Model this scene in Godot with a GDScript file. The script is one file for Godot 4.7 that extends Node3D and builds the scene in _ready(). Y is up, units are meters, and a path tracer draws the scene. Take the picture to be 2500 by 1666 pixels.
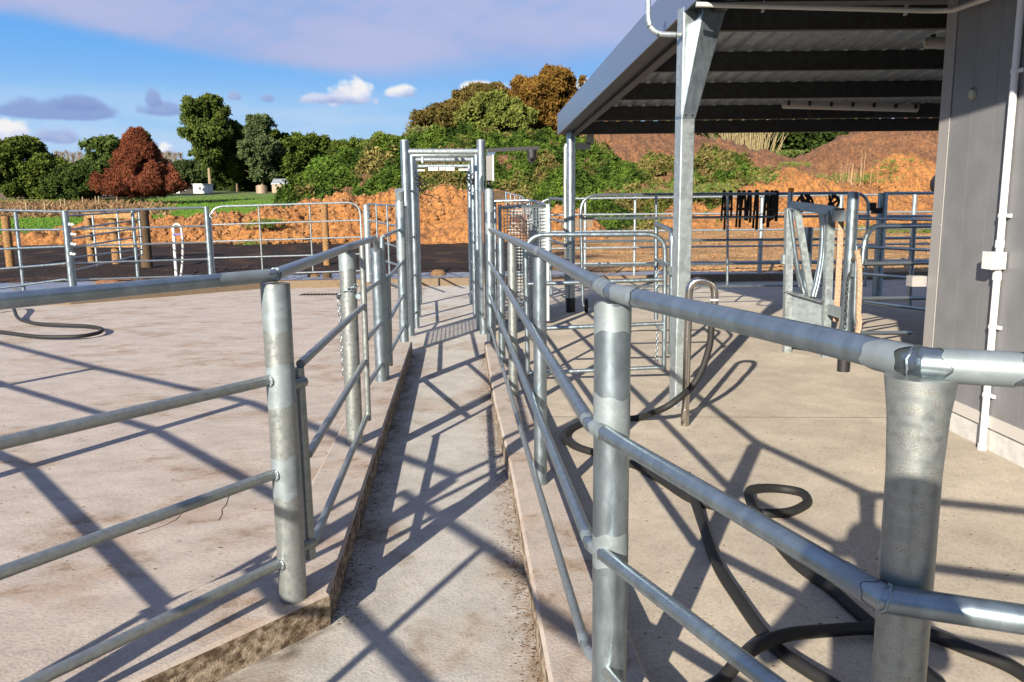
extends Node3D
# A farm's cattle yards: a drafting race between pipe fences, a lean-to shed, clay heaps and trees behind.

const FL := -0.15          # level of the race floor and the right yard
var M := {}
var RN := RandomNumberGenerator.new()
var N1 := FastNoiseLite.new()
var N2 := FastNoiseLite.new()
var names := {}

# ---------------------------------------------------------------- mesh building
class MB:
	var v := PackedVector3Array()
	var n := PackedVector3Array()
	var c := PackedColorArray()
	var ix := PackedInt32Array()
	var col := Color.WHITE
	func add(p: Vector3, nn: Vector3) -> int:
		v.append(p); n.append(nn); c.append(col)
		return v.size() - 1
	func quad(a: Vector3, b: Vector3, cc: Vector3, d: Vector3):      # counter-clockwise seen from outside
		var nn := (b - a).cross(d - a)
		if nn.length() < 1e-12: nn = (cc - b).cross(d - b)
		nn = nn.normalized()
		var i := add(a, nn); add(b, nn); add(cc, nn); add(d, nn)
		ix.append_array(PackedInt32Array([i, i + 2, i + 1, i, i + 3, i + 2]))
	func tri(a: Vector3, b: Vector3, cc: Vector3):
		var nn := (b - a).cross(cc - a).normalized()
		var i := add(a, nn); add(b, nn); add(cc, nn)
		ix.append_array(PackedInt32Array([i, i + 2, i + 1]))
	func hexa(p: Array):                                              # 0-3 bottom ring, 4-7 top ring, counter-clockwise from above
		quad(p[4], p[5], p[6], p[7]); quad(p[3], p[2], p[1], p[0])
		for k in 4:
			var j := (k + 1) % 4
			quad(p[k], p[j], p[j + 4], p[k + 4])
	func box(o: Vector3, s: Vector3, b := Basis.IDENTITY):
		var h := s * 0.5
		var p := []
		for y in [-h.y, h.y]:
			for q in [Vector3(-h.x, y, h.z), Vector3(h.x, y, h.z), Vector3(h.x, y, -h.z), Vector3(-h.x, y, -h.z)]:
				p.append(o + b * q)
		hexa(p)
	func bar(a: Vector3, b: Vector3, w: float, h: float, up := Vector3.UP):   # a box along a-b, w across, h along up
		var d := (b - a).normalized()
		var s := d.cross(up).normalized()
		var u := s.cross(d).normalized()
		box((a + b) * 0.5, Vector3(w, h, a.distance_to(b)), Basis(s, u, -d))
	func prism(pts: Array, off: Vector3):                             # outline counter-clockwise seen from -off
		var m := pts.size()
		var cen := Vector3.ZERO
		for p in pts: cen += p
		cen /= m
		for k in m:
			var a: Vector3 = pts[k]
			var b: Vector3 = pts[(k + 1) % m]
			quad(b, a, a + off, b + off)
			tri(a, b, cen)
			tri(b + off, a + off, cen + off)
	func sheet(pts: Array, y: float):                                 # flat polygon, fan about its centre, facing up
		var p2 := PackedVector2Array()
		for p in pts: p2.append(Vector2(p.x, p.y))
		var t := Geometry2D.triangulate_polygon(p2)
		var i := v.size()
		for p in p2: add(Vector3(p.x, y, p.y), Vector3.UP)
		for k in range(0, t.size(), 3):
			var a := p2[t[k]]; var b := p2[t[k + 1]]; var d := p2[t[k + 2]]
			if (b - a).cross(d - a) > 0: ix.append_array(PackedInt32Array([i + t[k], i + t[k + 1], i + t[k + 2]]))
			else: ix.append_array(PackedInt32Array([i + t[k], i + t[k + 2], i + t[k + 1]]))
	func ring(o: Vector3, d: Vector3, u: Vector3, w: Vector3, r: float, k: int, cut: Vector3) -> int:
		var i := v.size()
		for j in k + 1:
			var a := TAU * j / k
			var q := u * cos(a) + w * sin(a)
			var off := q * r
			var dn := d.dot(cut)
			if absf(dn) > 0.3: off -= d * (off.dot(cut) / dn)
			add(o + off, q)
		return i
	func join(i: int, j: int, k: int):
		for m in k:
			ix.append_array(PackedInt32Array([i + m, j + m + 1, i + m + 1, i + m, j + m, j + m + 1]))
	func disc(i: int, k: int, nn: Vector3, flip: bool):
		var s := v.size()
		for m in k: add(v[i + m], nn)
		for m in range(1, k - 1):
			if flip: ix.append_array(PackedInt32Array([s, s + m + 1, s + m]))
			else: ix.append_array(PackedInt32Array([s, s + m, s + m + 1]))
	func tube(pts: Array, r, k := 14, smooth := false, caps := true):
		var m := pts.size()
		var rad := []
		for i in m: rad.append(r[i] if r is Array else r)
		var d0: Vector3 = (pts[1] - pts[0]).normalized()
		var u := d0.cross(Vector3.UP if absf(d0.y) < 0.9 else Vector3.RIGHT).normalized()
		var first := -1
		var last := -1
		var prev := -1
		for i in m:
			var din: Vector3 = (pts[i] - pts[maxi(i - 1, 0)]).normalized() if i > 0 else d0
			var dout: Vector3 = (pts[mini(i + 1, m - 1)] - pts[i]).normalized() if i < m - 1 else din
			var cut := (din + dout).normalized()
			if smooth:
				u = (u - cut * u.dot(cut)).normalized()
				var id := ring(pts[i], cut, u, cut.cross(u), rad[i], k, cut)
				if i == 0: first = id
				else: join(prev, id, k)
				prev = id
				last = id
			else:
				if i > 0:
					u = (u - din * u.dot(din)).normalized()
					last = ring(pts[i], din, u, din.cross(u), rad[i], k, cut)
					join(prev, last, k)
				if i < m - 1:
					u = (u - dout * u.dot(dout)).normalized()
					prev = ring(pts[i], dout, u, dout.cross(u), rad[i], k, cut)
					if i == 0: first = prev
		if caps:
			var de: Vector3 = (pts[m - 1] - pts[m - 2]).normalized()
			disc(first, k, -d0, false)
			disc(last, k, de, true)
	func ball(o: Vector3, s: Vector3, seed_n: FastNoiseLite = null, amt := 0.0, rows := 7, cols := 10):
		var i := v.size()
		for a in rows + 1:
			var th := PI * a / rows
			for b in cols + 1:
				var ph := TAU * (b % cols) / cols
				var q := Vector3(sin(th) * cos(ph), cos(th), sin(th) * sin(ph))
				var f := 1.0
				if seed_n: f += amt * seed_n.get_noise_3dv((q * s + o) * 3.0)
				add(o + q * s * f, (q / s).normalized())
		for a in rows:
			for b in cols:
				var p := i + a * (cols + 1) + b
				ix.append_array(PackedInt32Array([p, p + cols + 2, p + 1, p, p + cols + 1, p + cols + 2]))
	func grid(nu: int, nv: int, f: Callable, cf = null):              # f(u, v) -> Vector3, v runs away, u to the right
		var i := v.size()
		for b in nv + 1:
			for a in nu + 1:
				var p: Vector3 = f.call(float(a) / nu, float(b) / nv)
				if cf != null: col = cf.call(p)
				add(p, Vector3.UP)
		for b in nv:
			for a in nu:
				var q := i + b * (nu + 1) + a
				ix.append_array(PackedInt32Array([q, q + nu + 2, q + 1, q, q + nu + 1, q + nu + 2]))
		for b in nv + 1:
			for a in nu + 1:
				var q := i + b * (nu + 1) + a
				var dx: Vector3 = v[i + b * (nu + 1) + mini(a + 1, nu)] - v[i + b * (nu + 1) + maxi(a - 1, 0)]
				var dz: Vector3 = v[i + mini(b + 1, nv) * (nu + 1) + a] - v[i + maxi(b - 1, 0) * (nu + 1) + a]
				var nn := dx.cross(dz).normalized()
				n[q] = nn if nn.y > 0 else -nn
		col = Color.WHITE
	func mesh(tint := false) -> ArrayMesh:
		var arr := []
		arr.resize(Mesh.ARRAY_MAX)
		arr[Mesh.ARRAY_VERTEX] = v; arr[Mesh.ARRAY_NORMAL] = n; arr[Mesh.ARRAY_INDEX] = ix
		if tint: arr[Mesh.ARRAY_COLOR] = c
		var me := ArrayMesh.new()
		me.add_surface_from_arrays(Mesh.PRIMITIVE_TRIANGLES, arr)
		return me

# ---------------------------------------------------------------- naming
func numbered(called: String) -> String:
	names[called] = names.get(called, -1) + 1
	return called if names[called] == 0 else "%s_%03d" % [called, names[called]]

func metas(o: Node3D, label: String, category: String, group := ""):
	o.set_meta("label", label); o.set_meta("category", category)
	if group: o.set_meta("group", group)

func thing(called: String, label: String, category: String, at: Vector3, group := "") -> Node3D:
	var o := Node3D.new()
	o.name = numbered(called); o.position = at
	add_child(o)
	metas(o, label, category, group)
	return o

func part(called: String, b: MB, mat: Material, parent: Node3D, tint := false) -> MeshInstance3D:
	var o := MeshInstance3D.new()
	o.mesh = b.mesh(tint); o.material_override = mat
	var used := {}
	for ch in parent.get_children(): used[String(ch.name)] = true
	var nm := called
	var k := 0
	while used.has(nm):
		k += 1
		nm = "%s_%03d" % [called, k]
	o.name = nm
	parent.add_child(o, true)
	var w := Vector3.ZERO
	var q: Node = parent
	while q != self:
		w += (q as Node3D).position
		q = q.get_parent()
	o.position = -w                                                   # shapes are given in the place's own metres
	return o

func solo(called: String, b: MB, mat: Material, label: String, category: String, group := "", tint := false) -> MeshInstance3D:
	var o := MeshInstance3D.new()
	o.mesh = b.mesh(tint); o.material_override = mat; o.name = numbered(called)
	add_child(o)
	metas(o, label, category, group)
	return o

func struct(called: String, b: MB, mat: Material, tint := false) -> MeshInstance3D:
	var o := MeshInstance3D.new()
	o.mesh = b.mesh(tint); o.material_override = mat; o.name = numbered(called)
	o.set_meta("kind", "structure")
	add_child(o)
	return o

func pipe(called: String, pts: Array, r, mat: Material, parent: Node3D, smooth := false, k := 14) -> MeshInstance3D:
	var b := MB.new()
	b.tube(pts, r, k, smooth)
	return part(called, b, mat, parent)

func post(parent: Node3D, x: float, z: float, y0: float, y1: float, r: float, mat: Material, called := "post") -> MeshInstance3D:
	var b := MB.new()
	b.tube([Vector3(x, y0 - 0.04, z), Vector3(x, y1 - 0.008, z), Vector3(x, y1, z)], [r, r, r - 0.006], 24)
	return part(called, b, mat, parent)

func band(parent: Node3D, a: Vector3, b: Vector3, r: float, t0: float, t1: float, mat: Material):   # cold-zinc paint brushed round a welded joint
	var s := MB.new()
	var d := (b - a).normalized()
	var u := d.cross(Vector3.UP if absf(d.y) < 0.9 else Vector3.RIGHT).normalized()
	var w := d.cross(u)
	var k := 28
	var i := s.v.size()
	for e in 2:
		for j in k + 1:
			var g := TAU * (j % k) / k
			var q := u * cos(g) + w * sin(g)
			var wob := 0.007 * sin(g * 2.0 + t0 * 37.0 + e) + 0.005 * sin(g * 5.0 + t1 * 11.0)
			s.add(a + d * ((t0 if e == 0 else t1) + wob) + q * (r + 0.0007), q)
	s.join(i, i + k + 1, k)
	part("zinc_paint", s, mat, parent)

func bend(pts: Array, at: int, rad: float, steps := 7) -> Array:      # rounds the corner pts[at]
	var p: Vector3 = pts[at]
	var a: Vector3 = p + (pts[at - 1] - p).normalized() * rad
	var b: Vector3 = p + (pts[at + 1] - p).normalized() * rad
	var out := pts.slice(0, at)
	for k in steps + 1:
		var t := float(k) / steps
		out.append(a.lerp(p, t).lerp(p.lerp(b, t), t))
	out.append_array(pts.slice(at + 1))
	return out

func spline(pts: Array, steps := 6) -> Array:                         # Catmull-Rom through the points
	var out := []
	var m := pts.size()
	for i in m - 1:
		var a: Vector3 = pts[maxi(i - 1, 0)]
		var b: Vector3 = pts[i]
		var c: Vector3 = pts[i + 1]
		var d: Vector3 = pts[mini(i + 2, m - 1)]
		for k in steps: out.append(b.cubic_interpolate(c, a, d, float(k) / steps))
	out.append(pts[m - 1])
	return out

func chain(parent: Node3D, pts: Array, mat: Material, pitch := 0.03, r := 0.0035):
	var c := Curve3D.new()
	for p in pts: c.add_point(p)
	var L := c.get_baked_length()
	var cnt := int(L / pitch)
	for k in cnt:
		var p := c.sample_baked((k + 0.5) * pitch)
		var d := (c.sample_baked((k + 0.6) * pitch) - p).normalized()
		var s := d.cross(Vector3(0.31, 0.2, 0.9)).normalized()
		if k % 2: s = d.cross(s)
		var loop := []
		for j in 9:
			var g := TAU * j / 8
			loop.append(p + d * cos(g) * pitch * 0.72 + s * sin(g) * pitch * 0.36)
		var b := MB.new()
		b.tube(loop, r, 5, true, false)
		part("chain_link", b, mat, parent)

# ---------------------------------------------------------------- materials
func grey(seed_: int, freq: float, size: int, type := FastNoiseLite.TYPE_SIMPLEX, oct := 4) -> PackedByteArray:
	var f := FastNoiseLite.new()
	f.seed = seed_; f.frequency = freq; f.noise_type = type; f.fractal_octaves = oct
	f.fractal_type = FastNoiseLite.FRACTAL_FBM if oct > 1 else FastNoiseLite.FRACTAL_NONE
	if type == FastNoiseLite.TYPE_CELLULAR:
		f.cellular_return_type = FastNoiseLite.RETURN_CELL_VALUE
	var im := f.get_seamless_image(size, size)
	im.convert(Image.FORMAT_L8)
	return im.get_data()

func tex(size: int, px: PackedByteArray, mips := true) -> ImageTexture:
	var im := Image.create_from_data(size, size, false, Image.FORMAT_RGB8, px)
	if mips: im.generate_mipmaps()
	return ImageTexture.create_from_image(im)

func mixed(size: int, layers: Array, ramp: Callable) -> ImageTexture:
	var px := PackedByteArray()
	px.resize(size * size * 3)
	var a: PackedByteArray = layers[0]
	var b: PackedByteArray = layers[1]
	var c: PackedByteArray = layers[2]
	for i in size * size:
		var q: Color = ramp.call(a[i] / 255.0, b[i] / 255.0, c[i] / 255.0)
		px[i * 3] = clampi(int(q.r * 255.0), 0, 255); px[i * 3 + 1] = clampi(int(q.g * 255.0), 0, 255); px[i * 3 + 2] = clampi(int(q.b * 255.0), 0, 255)
	return tex(size, px)

func mat(col: Color, rough: float, metal := 0.0) -> StandardMaterial3D:
	var m := StandardMaterial3D.new()
	m.albedo_color = col; m.roughness = rough; m.metallic = metal
	return m

func tri(m: StandardMaterial3D, t: Texture2D, scale: float, world := true) -> StandardMaterial3D:
	if t: m.albedo_texture = t
	m.uv1_triplanar = true; m.uv1_world_triplanar = world
	m.uv1_scale = Vector3.ONE * scale
	return m

func over(m: StandardMaterial3D, t: Texture2D, scale: float) -> StandardMaterial3D:     # a broad second pattern multiplied in
	m.detail_enabled = true; m.detail_albedo = t; m.detail_blend_mode = BaseMaterial3D.BLEND_MODE_MUL
	m.detail_uv_layer = BaseMaterial3D.DETAIL_UV_2
	m.uv2_triplanar = true; m.uv2_world_triplanar = true; m.uv2_scale = Vector3.ONE * scale
	return m

func bumpy(m: StandardMaterial3D, t: Texture2D, cm: float) -> StandardMaterial3D:
	m.heightmap_enabled = true; m.heightmap_texture = t; m.heightmap_scale = cm
	return m

func materials():
	var S := 1024
	var fine := grey(11, 0.09, S, FastNoiseLite.TYPE_SIMPLEX, 3)
	var broad := grey(12, 0.006, S, FastNoiseLite.TYPE_SIMPLEX, 5)
	var mid := grey(13, 0.022, S, FastNoiseLite.TYPE_SIMPLEX, 4)
	var cell := grey(14, 0.05, 512, FastNoiseLite.TYPE_CELLULAR, 1)
	var f5 := grey(15, 0.2, 512, FastNoiseLite.TYPE_SIMPLEX, 2)
	var b5 := grey(16, 0.012, 512, FastNoiseLite.TYPE_SIMPLEX, 4)
	# galvanised steel: faint spangle, cloudy zinc bloom
	var spangle := mixed(512, [cell, b5, f5], func(a, b, c):
		var g: float = 0.65 + (a - 0.5) * 0.07 + (b - 0.5) * 0.11 + (c - 0.5) * 0.04
		return Color(g * 0.965, g * 0.99, g * 1.0))
	var dirty := mixed(512, [b5, f5, cell], func(a, b, c):
		var g: float = 0.60 + (c - 0.5) * 0.05 + (a - 0.5) * 0.16
		var q := Color(g * 0.985, g * 0.99, g * 0.98)
		var s: float = smoothstep(0.66, 0.78, b * 0.55 + a * 0.45)
		return q.lerp(Color(0.42, 0.33, 0.22), s * 0.75))
	var rough_t := mixed(512, [b5, cell, f5], func(a, b, c):
		var g: float = clampf(0.43 + (a - 0.5) * 0.13 + (b - 0.5) * 0.04, 0.2, 0.7)
		return Color(g, g, g))
	var g := tri(mat(Color(0.87, 0.925, 0.96), 0.85, 0.9), spangle, 2.2)
	g.roughness_texture = rough_t
	g.uv1_scale = Vector3(2.2, 0.8, 2.2)
	M.galv = g
	var gd := tri(mat(Color(0.94, 0.975, 0.985), 0.95, 0.75), dirty, 3.4)
	gd.roughness_texture = rough_t
	M.galv_dirty = gd
	var gn := tri(mat(Color(0.96, 0.99, 1.0), 0.95, 0.68), spangle, 1.6)
	gn.roughness_texture = rough_t
	M.galv_new = gn
	M.zinc = tri(mat(Color(0.80, 0.84, 0.86), 0.5, 0.5), spangle, 1.3)
	M.stainless = mat(Color(0.72, 0.70, 0.67), 0.2, 1.0)
	M.stainless_sheet = mat(Color(0.78, 0.76, 0.74), 0.12, 1.0)
	M.black_pipe = tri(mat(Color(0.35, 0.37, 0.39), 0.6, 0.5), spangle, 3.0)
	# concrete
	var conc := mixed(S, [fine, mid, broad], func(a, b, c):
		var k: float = 0.88 + (a - 0.5) * 0.14 + (b - 0.5) * 0.10 + (c - 0.5) * 0.10
		var q := Color(k, k * 0.995, k * 0.985)
		var d: float = smoothstep(0.69, 0.80, a * 0.6 + b * 0.45)
		return q.lerp(Color(0.46, 0.39, 0.32), d * 0.32))
	var stain := mixed(S, [broad, mid, fine], func(a, b, c):
		var s: float = smoothstep(0.50, 0.78, a * 0.72 + b * 0.28)
		var q := Color(1, 1, 1).lerp(Color(0.93, 0.89, 0.85), s)
		return q.lerp(Color(0.66, 0.57, 0.48), smoothstep(0.62, 0.76, b * 0.7 + c * 0.3) * 0.3 * (0.25 + s)))
	var grain := mixed(S, [fine, mid, broad], func(a, b, c):
		var k: float = a * 0.8 + b * 0.2
		return Color(k, k, k))
	var soft := stain_soft(broad, mid)
	M.left_floor = bumpy(over(tri(mat(Color(0.705, 0.665, 0.635), 0.9), conc, 0.34), stain, 0.11), grain, 0.10)
	M.left_floor.uv1_scale = Vector3(0.28, 0.34, 0.45); M.left_floor.uv2_scale = Vector3(0.10, 0.1, 0.15)
	M.right_floor = bumpy(over(tri(mat(Color(0.755, 0.715, 0.655), 0.88), conc, 0.34), soft, 0.06), grain, 0.05)
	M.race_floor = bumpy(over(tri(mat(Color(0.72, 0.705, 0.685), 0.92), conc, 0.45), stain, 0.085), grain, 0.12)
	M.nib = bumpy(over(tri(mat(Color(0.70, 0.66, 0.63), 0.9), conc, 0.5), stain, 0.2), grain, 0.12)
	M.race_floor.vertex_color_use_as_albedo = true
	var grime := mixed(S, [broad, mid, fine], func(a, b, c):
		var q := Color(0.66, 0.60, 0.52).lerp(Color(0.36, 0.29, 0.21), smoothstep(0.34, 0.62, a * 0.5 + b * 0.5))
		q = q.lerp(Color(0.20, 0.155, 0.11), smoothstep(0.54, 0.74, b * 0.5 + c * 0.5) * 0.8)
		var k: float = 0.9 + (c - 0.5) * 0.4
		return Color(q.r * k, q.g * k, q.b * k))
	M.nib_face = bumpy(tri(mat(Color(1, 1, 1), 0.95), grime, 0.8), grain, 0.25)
	M.kerb = bumpy(over(tri(mat(Color(0.48, 0.42, 0.345), 0.92), conc, 0.3), stain, 0.3), grain, 0.3)
	M.plinth = bumpy(tri(mat(Color(0.82, 0.82, 0.81), 0.9), conc, 1.2), grain, 0.2)
	# earth
	var clod := mixed(S, [mid, fine, broad], func(a, b, c):
		var k: float = 0.72 + (a - 0.5) * 0.55 + (b - 0.5) * 0.4 + (c - 0.5) * 0.25
		return Color(k, k * 0.96, k * 0.92).lerp(Color(0.98, 0.93, 0.84), smoothstep(0.62, 0.72, b) * 0.5).lerp(Color(0.40, 0.33, 0.27), smoothstep(0.42, 0.30, b * 0.6 + a * 0.4) * 0.8))
	M.clay = bumpy(over(tri(mat(Color(0.72, 0.515, 0.29), 0.95), clod, 0.23), stain, 0.05), clod_height(mid, fine), 6.0)
	M.clay_flat = bumpy(over(tri(mat(Color(0.80, 0.565, 0.36), 0.8), clod, 0.13), stain, 0.04), clod_height(mid, fine), 3.0)
	M.soil = bumpy(over(tri(mat(Color(0.545, 0.395, 0.275), 0.97), clod, 0.15), stain, 0.03), clod_height(mid, fine), 8.0)
	M.mud = bumpy(tri(mat(Color(1, 1, 1), 0.8), clod, 0.35), clod_height(mid, fine), 3.0)
	M.mud.metallic_specular = 0.3
	M.mud.vertex_color_use_as_albedo = true
	M.field = tri(mat(Color(1, 1, 1), 0.95), clod, 0.2)
	M.field.vertex_color_use_as_albedo = true
	M.water = mat(Color(0.52, 0.54, 0.56), 0.08, 0.55)  # sky reflection put into the material: pale and half metallic
	M.water.metallic_specular = 0.8
	M.water.metallic_specular = 1.0
	M.stone = bumpy(tri(mat(Color(0.55, 0.44, 0.30), 0.9), clod, 1.5), clod_height(mid, fine), 1.0)
	# timber
	var wood := mixed(512, [grey(21, 0.02, 512, FastNoiseLite.TYPE_SIMPLEX, 4), f5, b5], func(a, b, c):
		var k: float = 0.75 + (a - 0.5) * 0.5 + (b - 0.5) * 0.2
		return Color(k, k * 0.97, k * 0.92))
	M.timber = tri(mat(Color(0.62, 0.48, 0.31), 0.9), wood, 1.2)
	M.board = tri(mat(Color(0.70, 0.56, 0.38), 0.9), wood, 1.0)
	M.dark_timber = tri(mat(Color(0.36, 0.29, 0.20), 0.9), wood, 1.2)
	# shed
	M.panel = tri(mat(Color(0.455, 0.46, 0.47), 0.45), stain_soft(broad, fine), 0.35)
	M.trim = mat(Color(0.53, 0.52, 0.515), 0.45)
	M.flash = mat(Color(0.70, 0.68, 0.66), 0.5)
	M.fascia = mat(Color(0.50, 0.54, 0.60), 0.28, 0.75)
	M.steel_dark = tri(mat(Color(0.35, 0.355, 0.36), 0.5, 0.3), spangle, 1.0)
	M.roof = tri(mat(Color(0.93, 0.95, 0.98), 0.42, 0.35), spangle, 0.8)
	M.white_pvc = mat(Color(0.80, 0.80, 0.80), 0.4)
	M.cabinet = mat(Color(0.40, 0.40, 0.40), 0.5)
	M.grey_pvc = mat(Color(0.62, 0.62, 0.61), 0.5)
	M.lamp_white = mat(Color(0.68, 0.67, 0.65), 0.4)
	# small things
	M.rubber = tri(mat(Color(0.14, 0.14, 0.145), 0.7), dirty, 2.0)
	M.black = mat(Color(0.09, 0.09, 0.10), 0.6)
	M.black_gloss = mat(Color(0.03, 0.03, 0.035), 0.12)
	M.strap = mat(Color(0.10, 0.095, 0.09), 0.85)
	M.rope = tri(mat(Color(0.78, 0.68, 0.60), 0.95), wood, 4.0)
	M.yellow = mat(Color(0.82, 0.52, 0.05), 0.5)
	M.blue_tape = mat(Color(0.25, 0.25, 0.62), 0.5)
	M.white = mat(Color(0.80, 0.80, 0.79), 0.6)
	M.tin = mat(Color(0.62, 0.64, 0.66), 0.4, 0.4)
	M.tin_rust = mat(Color(0.52, 0.45, 0.38), 0.6, 0.2)
	M.dark_wall = mat(Color(0.16, 0.14, 0.13), 0.8)
	M.bark = tri(mat(Color(0.48, 0.42, 0.36), 0.95), wood, 0.8)
	M.pale_bark = tri(mat(Color(0.66, 0.60, 0.50), 0.95), wood, 0.8)
	M.leaf = mat(Color(1, 1, 1), 0.9)
	M.leaf.metallic_specular = 0.12
	M.leaf.vertex_color_use_as_albedo = true
	M.leaf.backlight = Color(0.25, 0.28, 0.12)
	M.skin = mat(Color(0.80, 0.60, 0.48), 0.6)
	M.cloth = mat(Color(1, 1, 1), 0.9)
	M.cloth.vertex_color_use_as_albedo = true

func tex_waves() -> ImageTexture:
	var a := grey(41, 0.03, 512, FastNoiseLite.TYPE_SIMPLEX, 3)
	return mixed(512, [a, a, a], func(p, _q, _r): return Color(p, p, p))

func clod_height(a: PackedByteArray, b: PackedByteArray) -> ImageTexture:
	if M.has("clod_h"): return M.clod_h
	M.clod_h = mixed(1024, [a, b, a], func(p, q, r):
		var k: float = p * 0.65 + q * 0.35
		return Color(k, k, k))
	return M.clod_h

func stain_soft(a: PackedByteArray, b: PackedByteArray) -> ImageTexture:
	return mixed(1024, [a, b, a], func(p, q, r):
		var k: float = 0.95 + (p - 0.5) * 0.10 + (q - 0.5) * 0.05
		return Color(k, k, k))

# ---------------------------------------------------------------- sky
var cloud_n := FastNoiseLite.new()
var wisp_n := FastNoiseLite.new()
# cumulus and stratus near the horizon: azimuth, elevation of the flat base, half width, height (radians), lit 0-1
const CLOUDS := [[-0.190, 0.127, 0.036, 0.027, 1.0], [-0.225, 0.1245, 0.026, 0.010, 0.7], [-0.127, 0.1335, 0.025, 0.0105, 1.0], [-0.038, 0.137, 0.022, 0.011, 0.95], [-0.004, 0.138, 0.018, 0.009, 0.9], [0.094, 0.139, 0.014, 0.013, 0.9],
	[-0.500, 0.1015, 0.078, 0.0175, 0.10], [-0.478, 0.110, 0.030, 0.013, 0.12], [-0.396, 0.108, 0.030, 0.013, 0.18], [-0.404, 0.118, 0.011, 0.016, 0.2], [-0.318, 0.126, 0.009, 0.008, 0.35], [-0.282, 0.125, 0.009, 0.007, 0.3], [-0.545, 0.074, 0.030, 0.023, 0.95], [-0.500, 0.076, 0.026, 0.014, 0.42], [-0.392, 0.064, 0.014, 0.012, 1.0],
	[0.9, 0.12, 0.09, 0.04, 0.8], [1.4, 0.10, 0.10, 0.05, 0.6], [2.0, 0.13, 0.08, 0.035, 0.9], [2.7, 0.11, 0.12, 0.05, 0.5], [-1.1, 0.11, 0.10, 0.04, 0.7], [-1.7, 0.12, 0.09, 0.04, 0.8], [-2.3, 0.10, 0.11, 0.045, 0.6], [-2.9, 0.12, 0.08, 0.03, 0.9]]

func sky_at(az: float, el: float) -> Color:
	var t := clampf(el / 0.5, 0.0, 1.0)
	var c := Color(0.66, 0.80, 0.935).lerp(Color(0.40, 0.65, 0.915), smoothstep(0.10, 0.44, t))
	c = c.lerp(Color(0.24, 0.47, 0.80), smoothstep(0.4, 1.0, t))
	if el > 0.5: c = c.lerp(Color(0.17, 0.36, 0.68), clampf((el - 0.5) / 1.0, 0.0, 1.0))
	# haze band and thin level veils
	var lx := cos(az) * 3.0
	var lz := sin(az) * 3.0
	var veil := wisp_n.get_noise_3d(lx * 4.0, el * 60.0, lz * 4.0)
	var veil2 := wisp_n.get_noise_3d(lx * 1.6, el * 34.0 + 9.0, lz * 1.6)
	c = c.lerp(Color(0.70, 0.80, 0.935), clampf(0.32 + veil * 1.0 + veil2 * 1.3, 0.0, 0.85) * smoothstep(0.148, 0.10, el))
	# high lavender sheet of cloud above a slanting edge
	var d := sin(wrapf(az + 0.13, -PI, PI) * 0.5)                     # lowest ahead, climbing to both sides
	var edge := 0.146 + (0.25 if d < 0 else 0.12) * (sqrt(d * d + 0.0004) - 0.02) + 0.006 * wisp_n.get_noise_3d(lx * 6.0, el * 4.0, lz * 6.0)
	var soft := lerpf(0.012, 0.045, smoothstep(-0.28, 0.02, az) * smoothstep(1.6, 0.6, az))
	var band := wisp_n.get_noise_3d(lx * 2.2 + el * 3.0, el * 24.0 + lz * 1.2, lz * 2.2)
	var band2 := wisp_n.get_noise_3d(lx * 7.0 + 20.0, el * 70.0 - lz * 12.0, lz * 7.0)
	var high := smoothstep(edge - soft * 0.3, edge + soft, el) * clampf(1.0 + band * 0.5 + band2 * 0.26, 0.0, 1.0) * (1.0 - 0.25 * smoothstep(0.5, 1.2, el))
	c = c.lerp(Color(0.635, 0.69, 0.85).lerp(Color(0.685, 0.715, 0.86), clampf(0.5 + band * 1.5, 0.0, 1.0)), high)
	for k in CLOUDS:
		var dx: float = wrapf(az - k[0], -PI, PI) / k[2]
		var dy: float = (el - k[1]) / k[3]
		if absf(dx) > 1.5 or dy < -0.6 or dy > 1.9: continue
		var nz := cloud_n.get_noise_3d(az * 95.0, el * 130.0, k[0] * 50.0)
		var n2 := cloud_n.get_noise_3d(az * 30.0 + 7.0, el * 36.0, k[0] * 50.0)
		var body := 1.0 - dx * dx - (dy * dy * 0.8 if dy > 0 else dy * dy * 9.0) + (nz * 0.85 + n2 * 0.6) * lerpf(0.5, 1.0, k[4])
		var dens := smoothstep(0.05, 0.62, body)
		var sh := clampf(dy * 0.8 + 0.42 + nz * 0.6 - dx * 0.2, 0.0, 1.0)
		var lit := Color(0.60, 0.66, 0.83).lerp(Color(0.96, 0.945, 0.965), sh)
		lit = Color(0.475, 0.565, 0.77).lerp(lit, k[4])
		c = c.lerp(lit, dens * lerpf(0.78, 0.95, k[4]))
	var g := lerpf(1.09, 1.0, smoothstep(0.3, 0.9, el))
	return Color(minf(c.r * g, 1.0), minf(c.g * g, 1.0), minf(c.b * g, 1.0))

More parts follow.
